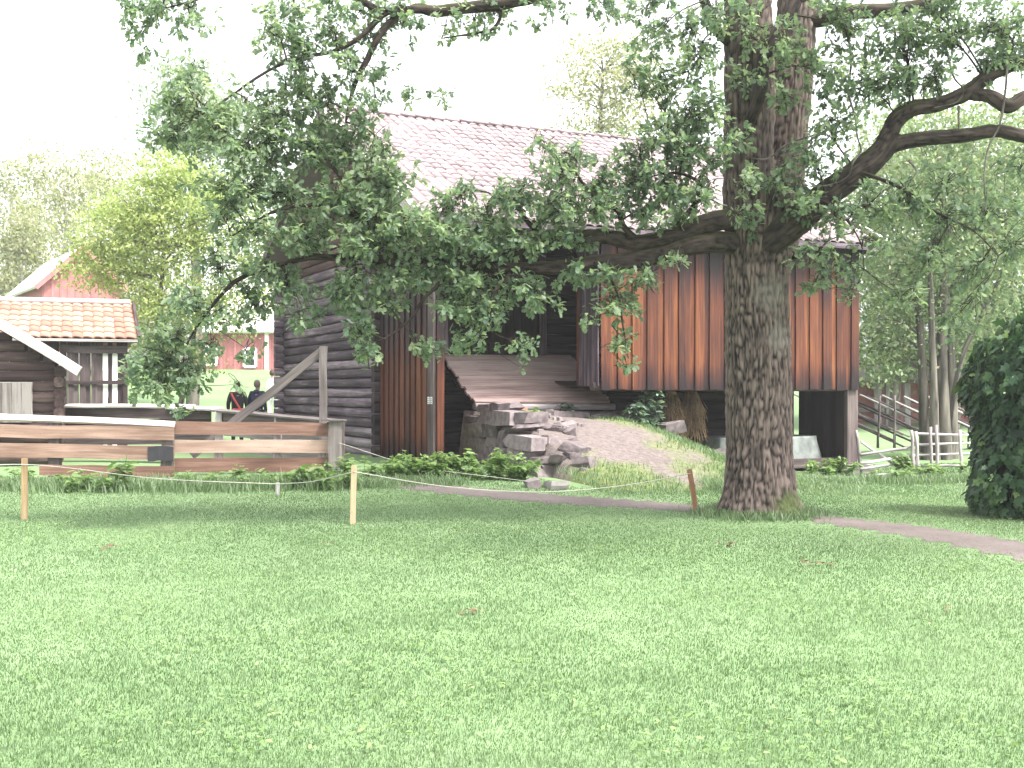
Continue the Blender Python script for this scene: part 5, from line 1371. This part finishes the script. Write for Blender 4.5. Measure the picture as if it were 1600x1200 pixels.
for k in range(26):
    x0 = 1240 + k * 11.5
    y0 = 618 + (k % 3) * 5 + random.uniform(-4, 4)
    ln = random.uniform(120, 165)
    rl(sg, 'pole', (x0, y0, x0 + ln, y0 + ln * .46), .034, 'pole_dark' if k % 3 else 'pole', SD + random.uniform(-.15, .15), SD + random.uniform(-.15, .15))
for px in (1335, 1372, 1398, 1450, 1480, 1515):
    for dd in (-.2, .2):
        rl(sg, 'stake', (px + random.uniform(-3, 3), 700, px + random.uniform(-3, 3), 618), .03, 'pole_dark', SD + dd, SD + dd)
HD2 = 42
shed = thing('red_shed', 'red plank shed with grey posts behind the slanting pole fence', 'shed', (W(1430, 640, HD2).x, HD2, tz(W(1430, 640, HD2).x, HD2)))
px = 1330
while px < 1560:
    a, b = W(px, 668, HD2), W(px, 592, HD2)
    plank('board', rel(shed, a), rel(shed, b), 9.6 / FPX * HD2, .03, M['red'], shed, up=(0, -1, 0), segs=1)
    px += 9
for px in (1372, 1388, 1417, 1490, 1535):
    a, b = W(px, 676, HD2 - .9), W(px, 588, HD2 - .9)
    plank('post', rel(shed, a), rel(shed, b), 9 / FPX * HD2, .2, M['pole'], shed, up=(0, -1, 0), segs=1)
a, b = W(1325, 640, HD2 - .1), W(1560, 642, HD2 - .1)
plank('rail', rel(shed, a), rel(shed, b), .14, .06, M['pale'], shed, up=(0, -1, 0))
slab('roof', [rel(shed, W(1320, 594, HD2 - 1.2)), rel(shed, W(1570, 594, HD2 - 1.2)), rel(shed, W(1570, 560, HD2 + 2)), rel(shed, W(1320, 560, HD2 + 2))], .1, M['post'], shed)
slab('back_wall', [rel(shed, W(1325, 668, HD2 + 4)), rel(shed, W(1560, 668, HD2 + 4)), rel(shed, W(1560, 570, HD2 + 4)), rel(shed, W(1325, 570, HD2 + 4))], .1, M['red'], shed)

# ------------------------------------------------------------------ stakes and rope on the lawn
def stake(px, py_base, py_top, lean, label, mat='stake', w=.062):
    p = G(px, py_base); h_ = (py_base - py_top) / FPX * p.y
    root = p.copy()
    return plank('rope_stake', (p.x, p.y, p.z - .05), (p.x + lean / FPX * p.y, p.y, p.z + h_), w, w * .8, M[mat], None, up=(0, -1, 0), wob=.004, segs=3, label=label, cat='stake', group='rope stakes on the lawn'), Vector((p.x + lean / FPX * p.y * .9, p.y - .035, p.z + h_ * .90))
_, k0 = stake(38, 812, 716, 0, 'pale wooden rope stake at the left edge of the lawn')
_, k1 = stake(551, 819, 728, 3, 'yellowish wooden rope stake in front of the fence end post')
_, k2 = stake(1088, 798, 733, -11, 'reddish stake leaning left beside the oak trunk', 'stake_pink')
_, k3 = stake(434, 774, 754, 0, 'short grey peg in the grass holding the rope', 'pole', .05)
def rope(name, pts, label, sag=0.0, r=.006):
    C = spline(pts, 12)
    V, Q = tube(C, np.full(len(C), r), 5)
    o_ = np.array(C[0])
    o = put(name, mesh_np(name, V - o_, Q, None, True), None, M['rope'], label=label, cat='rope')
    o.location = C[0]
    return o
left = k0 + Vector((-3, .4, -.15))
m01 = k0.lerp(k3, .5); m01.z -= .05
rope('rope', [left, k0.lerp(left, .5) - Vector((0, 0, .06)), k0, m01, k3], 'thin pale rope from the left edge stake down to the short peg')
m31 = k3.lerp(k1, .5); m31.z -= .04
rope('rope', [k3, m31, k1], 'thin pale rope rising from the short peg to the middle stake')
q1, q2, q3 = k1.lerp(k2, .25), k1.lerp(k2, .52), k1.lerp(k2, .78)
q1.z -= .17; q2.z -= .24; q3.z -= .16
rope('rope', [k1, q1, q2, q3, k2], 'thin pale rope sagging from the middle stake to the leaning stake')
fpst = W(530, 692, FD); e_ = Vector(gp(820, 764)) + Vector((0, 0, .12))
mm = fpst.lerp(e_, .45); mm.z -= .12
rope('rope', [fpst, mm, e_], 'thin pale rope from the fence end post down past the nettles', r=.005)

# ------------------------------------------------------------------ grass
BL_T = (np.array([(0, -0.5, 0), (0, 0.5, 0), (0.18, -0.36, 0.55), (0.18, 0.36, 0.55), (0.5, 0, 1.0)]), np.array([(0, 1, 3), (0, 3, 2), (2, 3, 4)]))
def blades(X, Y, Z, hgt, wid, tint, seed):
    rng = np.random.default_rng(seed)
    N = len(X)
    a_ = rng.random(N) * 6.283
    V0 = BL_T[0]
    lean = rng.uniform(.2, 1.9, N)
    ca, sa = np.cos(a_), np.sin(a_)
    lx = V0[None, :, 0] * (lean * hgt)[:, None]; ly = V0[None, :, 1] * wid[:, None]; lz = V0[None, :, 2] * hgt[:, None]
    V = np.stack([X[:, None] + lx * ca[:, None] - ly * sa[:, None], Y[:, None] + lx * sa[:, None] + ly * ca[:, None], Z[:, None] + lz], 2)
    T = BL_T[1][None] + (np.arange(N) * 5)[:, None, None]
    return V.reshape(-1, 3), T.reshape(-1, 3), np.repeat(tint, 5)
rng = np.random.default_rng(301)
N = 600000
Yg = 4.3 + 23.7 * rng.random(N) ** 1.4
Xg = (rng.random(N) * 2 - 1) * (0.455 * Yg + .3)
t_, s_ = bl(Xg, Yg)
ok = (path_dist(Xg, Yg) + (rng.random(N) - .5) * .45 > 0.02)
ok &= ~((t_ > -.05) & (t_ < LF + .1) & (s_ > -.1))
ok &= ~((s_ > 0) & (t_ <= 0))
ok &= ~((t_ > .8) & (t_ < 6.5) & (s_ > -4.9) & (mound_h(t_, s_) > .08))
ok &= np.hypot(Xg - 3.09, Yg - 14.8) > .55
Xg, Yg = Xg[ok], Yg[ok]; N = len(Xg)
big = vnoise(np.stack([Xg * .7, Yg * .45, 0 * Xg], 1), 41); mid = vnoise(np.stack([Xg * 2.6, Yg * 2.6, 0 * Xg], 1), 43); sm = vnoise(np.stack([Xg * 9, Yg * 9, 0 * Xg], 1), 44)
hg = (0.013 + 0.013 * mid + 0.008 * sm) * rng.uniform(.6, 1.3, N) * (1 + .5 * sstep(17, 21, Yg))
worn = np.exp(-((Xg - 3.25) ** 2 / 1.6 + (Yg - 14.2) ** 2 / .8))
ti = np.clip(.36 + .75 * (big - .5) + .34 * (mid - .5) + .22 * (sm - .5) + rng.normal(0, .09, N) + .25 * worn * rng.random(N) + .10, 0, 1)
V, T, ti = blades(Xg, Yg, terrain(Xg, Yg) - .004, hg * (1 - .4 * worn), .0016 + .00050 * Yg, ti, 302)
put('grass', mesh_np('grass', V, T, ti), None, M['grass'], label='short green lawn grass', cat='grass', kind='stuff')
# clover and small broad leaves in the lawn
N = 16000
Yg = 4.5 + 15 * rng.random(N) ** 1.1; Xg = (rng.random(N) * 2 - 1) * (.455 * Yg + .3)
cl = vnoise(np.stack([Xg * 1.1, Yg * 1.1, 0 * Xg], 1), 47) + .35 * vnoise(np.stack([Xg * 5, Yg * 5, 0 * Xg], 1), 48)
ok = (cl > .74) & (path_dist(Xg, Yg) > .1) & (np.hypot(Xg - 3.09, Yg - 14.8) > .8)
Xg, Yg = Xg[ok], Yg[ok]; N = len(Xg)
a_ = rng.random(N) * 6.283
Dv = np.stack([np.cos(a_), np.sin(a_), rng.uniform(-.1, .5, N)], 1)
V, T, ti = scatter(BROAD[0], BROAD[1], np.stack([Xg, Yg, terrain(Xg, Yg) + rng.uniform(.02, .05, N)], 1), basis(Dv, np.array([0, 0, 1.]) + rng.normal(size=(N, 3)) * .3), rng.uniform(.018, .042, N), np.clip(rng.normal(.6, .2, N), 0, 1))
put('clover', mesh_np('clover', V, T, ti), None, M['weed'], label='clover leaves among the lawn grass', cat='clover', kind='stuff')
# grass on the earth ramp
N = 26000
t_ = .9 + 5.6 * rng.random(N); s_ = -5.0 + 5.9 * rng.random(N)
dm = mound_dirt(t_, s_)
rightside = sstep(3.4, 4.4, t_)
keep = (rng.random(N) > dm * 1.6) & (rng.random(N) < np.clip(.25 + .75 * rightside + .5 * sstep(2.2, 3.9, -s_), 0, 1)) & ((t_ > 1.6) | (s_ < -2.2))
t_, s_ = t_[keep], s_[keep]; N = len(t_)
pw = np.array([bw(a, b)[:] for a, b in zip(t_, s_)])
zz_ = terrain(pw[:, 0], pw[:, 1]) - .03 + mound_h(t_, s_)
ok = path_dist(pw[:, 0], pw[:, 1]) > 0
pw, zz_ = pw[ok], zz_[ok]; N = len(pw)
V, T, ti = blades(pw[:, 0], pw[:, 1], zz_ - .01, rng.uniform(.05, .13, N), np.full(N, .013), np.clip(rng.normal(.55, .2, N), 0, 1), 303)
put('ramp_grass', mesh_np('ramp_grass', V, T, ti), None, M['grass'], label='thin grass growing on the earth ramp', cat='grass', kind='stuff')
# taller grass and weeds along the fences, walls and the right background
N = 30000
Xs, Ys, Hs = [], [], []
def strip(px0, py0, px1, py1, n, wid, h0, h1):
    a, b = G(px0, py0), G(px1, py1)
    q = rng.random(n)
    Xs.append(a.x + (b.x - a.x) * q + rng.normal(0, .1, n)); Ys.append(a.y + (b.y - a.y) * q + rng.normal(0, wid, n)); Hs.append(rng.uniform(h0, h1, n))
strip(-40, 764, 540, 762, 7000, .30, .06, .26)
strip(540, 762, 720, 756, 1500, .25, .06, .18)
strip(1250, 752, 1345, 756, 1000, .15, .06, .16)
strip(1345, 752, 1530, 752, 2600, .25, .07, .22)
strip(1100, 762, 1140, 770, 800, .25, .10, .25)
aa_ = rng.random(2600) * 6.283; rr_ = .50 + np.abs(rng.normal(0, .16, 2600))
Xs.append(3.09 + np.cos(aa_) * rr_); Ys.append(14.8 + np.sin(aa_) * rr_); Hs.append(rng.uniform(.04, .15, 2600))
Xs, Ys, Hs = map(np.concatenate, (Xs, Ys, Hs)); N = len(Xs)
V, T, ti = blades(Xs, Ys, terrain(Xs, Ys) - .01, Hs, np.full(N, .016), np.clip(rng.normal(.62, .18, N), 0, 1), 304)
put('tall_grass', mesh_np('tall_grass', V, T, ti), None, M['grass'], label='unmown tall grass along the fences and walls', cat='grass', kind='stuff')
# dry leaf litter on the lawn
def litter(px, py, n, r, label):
    p = G(px, py)
    a_ = rng.random(n) * 6.283
    Pp = np.stack([rng.normal(0, r * .8, n), rng.normal(0, r * .8, n), rng.uniform(.02, .045, n)], 1)
    V, T, ti = scatter(OAK_LEAF[0], OAK_LEAF[1], Pp, basis(np.stack([np.cos(a_), np.sin(a_), rng.uniform(-.05, .18, n)], 1), np.array([0, 0, 1.]) + rng.normal(size=(n, 3)) * .3), rng.uniform(.045, .08, n), np.zeros(n))
    o = put('leaf_litter', mesh_np('leaf_litter', V, T), None, M['litter'], label=label, cat='dead leaves')
    o.location = p
litter(1138, 855, 7, .06, 'brown dead leaves in front of the oak trunk')
litter(1268, 883, 12, .09, 'brownish debris on the lawn right of the dead leaves')
litter(735, 960, 8, .05, 'small brown tuft of litter in the middle of the lawn')
litter(163, 857, 9, .08, 'pale litter on the left of the lawn')
litter(523, 853, 4, .05, 'dead leaf in front of the middle stake')
litter(312, 798, 4, .05, 'pinkish dead leaf in the grass below the left fence')
litter(1476, 955, 2, .03, 'single pale leaf on the right of the lawn')

# ------------------------------------------------------------------ people behind the pen
def skin(name, joints, edges, parent, mat, sub=1):
    m = bpy.data.meshes.new(name)
    keys = list(joints)
    m.from_pydata([joints[k][0] for k in keys], [(keys.index(a), keys.index(b)) for a, b in edges], [])
    o = put(name, m, parent, mat)
    md = o.modifiers.new('skin', 'SKIN'); md.use_smooth_shade = True
    for i, k in enumerate(keys):
        r = joints[k][1]
        m.skin_vertices[0].data[i].radius = r if isinstance(r, tuple) else (r, r)
    m.skin_vertices[0].data[0].use_root = True
    sb = o.modifiers.new('subsurf', 'SUBSURF'); sb.levels = sub; sb.render_levels = 2
    return o
def person(px, d, label, top, legs, hair, scale=1.0, bag=False, turn=0.0, stride=.08, bare=False, hood=False):
    x = (px - CX) / FPX * d
    root = thing('person', label, 'person', (x, d, tz(x, d)), turn + math.pi)
    root.scale = (scale,) * 3
    J = {'pel': ((0, 0, .95), (.16, .11)), 'wai': ((0, 0, 1.10), (.145, .10)), 'che': ((0, -.01, 1.30), (.17, .115)), 'nk0': ((0, -.005, 1.46), (.085, .07)), 'nk': ((0, -.02, 1.53), .055), 'hd': ((0, -.02, 1.60), (.072, .085)), 'hd2': ((0, -.025, 1.68), (.078, .095)), 'crn': ((0, -.02, 1.745), (.05, .06))}
    E = [('pel', 'wai'), ('wai', 'che'), ('che', 'nk0'), ('nk0', 'nk'), ('nk', 'hd'), ('hd', 'hd2'), ('hd2', 'crn')]
    for sg, s_ in (('l', -1), ('r', 1)):
        J.update({'sh' + sg: ((s_ * .185, 0, 1.42), .062), 'el' + sg: ((s_ * .25, .03, 1.14), .045), 'wr' + sg: ((s_ * .25, -.05, .92), .03), 'ha' + sg: ((s_ * .245, -.07, .84), (.038, .022)),
                  'hp' + sg: ((s_ * .095, 0, .88), .095), 'kn' + sg: ((s_ * .105, -.02 + s_ * stride * .5, .50), .062), 'an' + sg: ((s_ * .105, .02 + s_ * stride, .09), .042), 'to' + sg: ((s_ * .12, -.15 + s_ * stride, .035), (.042, .03))})
        E += [('che', 'sh' + sg), ('sh' + sg, 'el' + sg), ('el' + sg, 'wr' + sg), ('wr' + sg, 'ha' + sg), ('pel', 'hp' + sg), ('hp' + sg, 'kn' + sg), ('kn' + sg, 'an' + sg), ('an' + sg, 'to' + sg)]
        for q, (ox, ln) in enumerate(((-.022, .075), (-.008, .085), (.008, .082), (.022, .068))):
            J['f%d%s' % (q, sg)] = ((s_ * .245, -.075 + ox, .84 - ln), .009); E.append(('ha' + sg, 'f%d%s' % (q, sg)))
        J['th' + sg] = ((s_ * .225, -.115, .81), .011); E.append(('wr' + sg, 'th' + sg))
    skin('body', J, E, root, M['skin'])
    g = 1.16
    def grow(k, f=g):
        p, r = J[k]
        r = r if isinstance(r, tuple) else (r, r)
        return (p, (r[0] * f + .008, r[1] * f + .008))
    JT = {k: grow(k) for k in ('wai', 'pel', 'che', 'nk0', 'shl', 'shr', 'ell', 'elr', 'wrl', 'wrr')}
    JT['nk0'] = ((0, 0, 1.47), (.09, .08))
    JT['hem'] = ((0, 0, .86), (.185, .135))
    ET = [('wai', 'pel'), ('pel', 'hem'), ('wai', 'che'), ('che', 'nk0')] + [(a + s_, b + s_) for s_ in 'lr' for a, b in (('sh', 'el'), ('el', 'wr'))] + [('che', 'shl'), ('che', 'shr')]
    skin('jacket', JT, ET, root, top)
    if hood:
        skin('hood', {'a': ((0, .06, 1.47), (.10, .05)), 'b': ((.085, .03, 1.49), .045), 'c': ((-.085, .03, 1.49), .045), 'd': ((0, .09, 1.38), (.08, .035))}, [('a', 'b'), ('a', 'c'), ('a', 'd')], root, top)
    JL = {k: grow(k, 1.1) for k in ('hpl', 'hpr', 'knl', 'knr', 'anl', 'anr')}; JL = {'pel': ((0, 0, .93), (.165, .12)), **JL}
    skin('trousers', JL, [('pel', 'hpl'), ('pel', 'hpr'), ('hpl', 'knl'), ('hpr', 'knr'), ('knl', 'anl'), ('knr', 'anr')], root, legs)
    hb_ = bmesh.new(); bmesh.ops.create_icosphere(hb_, subdivisions=3, radius=1.0)
    for v_ in hb_.verts:
        cx_, cy_, cz_ = v_.co
        front = max(0.0, -cy_)
        v_.co = (cx_ * .088, cy_ * .104 + .012, max(cz_, -.75 + 1.0 * front) * (.125 if cz_ > 0 else .12) + 1.672)
    hm_ = bpy.data.meshes.new('hair'); hb_.to_mesh(hm_); hb_.free()
    for p_ in hm_.polygons: p_.use_smooth = True
    put('hair', hm_, root, hair)
    if bag:
        C = spline([(.16, .10, 1.44), (.09, .165, 1.30), (-.02, .175, 1.12), (-.10, .15, .98)], 4)
        V, Q = tube(C, np.full(len(C), .028), 6)
        bg_ = put('bag', stone_mesh('bag', .34, .12, .28, 5, .05), root, M['cloth_red']); bg_.location = (-.06, .19, .88)
        put('strap', mesh_np('strap', V - np.array([-.06, .19, .88]), Q, None, True), bg_, M['cloth_red'])
    return root
person(371, 33.0, 'person in black top with a red shoulder bag, seen from behind beyond the pen', M['cloth_black'], M['cloth_black'], M['hair_dark'], 1.0, True, R(8))
person(402, 33.3, 'person with short grey hair in a navy hooded jacket, seen from behind', M['cloth_navy'], M['cloth_grey'], M['hair_grey'], 1.02, False, R(-20), hood=True)
person(426, 41.0, 'person in white clothes with dark hair half hidden by the barn corner', M['cloth_white'], M['cloth_white'], M['hair_dark'], 1.02, False, R(-40))

# ------------------------------------------------------------------ veil: scattering volume added in place of lens flare
hm = bpy.data.materials.new('flare_veil_volume'); hm.use_nodes = True
ht_ = hm.node_tree
for n_ in list(ht_.nodes):
    if n_.type != 'OUTPUT_MATERIAL': ht_.nodes.remove(n_)
pv_ = ht_.nodes.new('ShaderNodeVolumePrincipled')
pv_.inputs['Color'].default_value = (0.96, 0.97, 1.0, 1)
pv_.inputs['Density'].default_value = VEIL
pv_.inputs['Anisotropy'].default_value = 0.3
ht_.links.new(pv_.outputs[0], [n_ for n_ in ht_.nodes if n_.type == 'OUTPUT_MATERIAL'][0].inputs['Volume'])
hz = [(x_, y_, z_) for x_ in (-110, 110) for y_ in (-8, 130) for z_ in (-1.5, 24)]
put('flare_veil', mesh_py('flare_veil', hz, [(0, 1, 3, 2), (4, 6, 7, 5), (0, 4, 5, 1), (2, 3, 7, 6), (0, 2, 6, 4), (1, 5, 7, 3)]), None, hm, label='thin scattering veil added over the scene in place of lens flare', cat='flare_veil', kind='stuff')
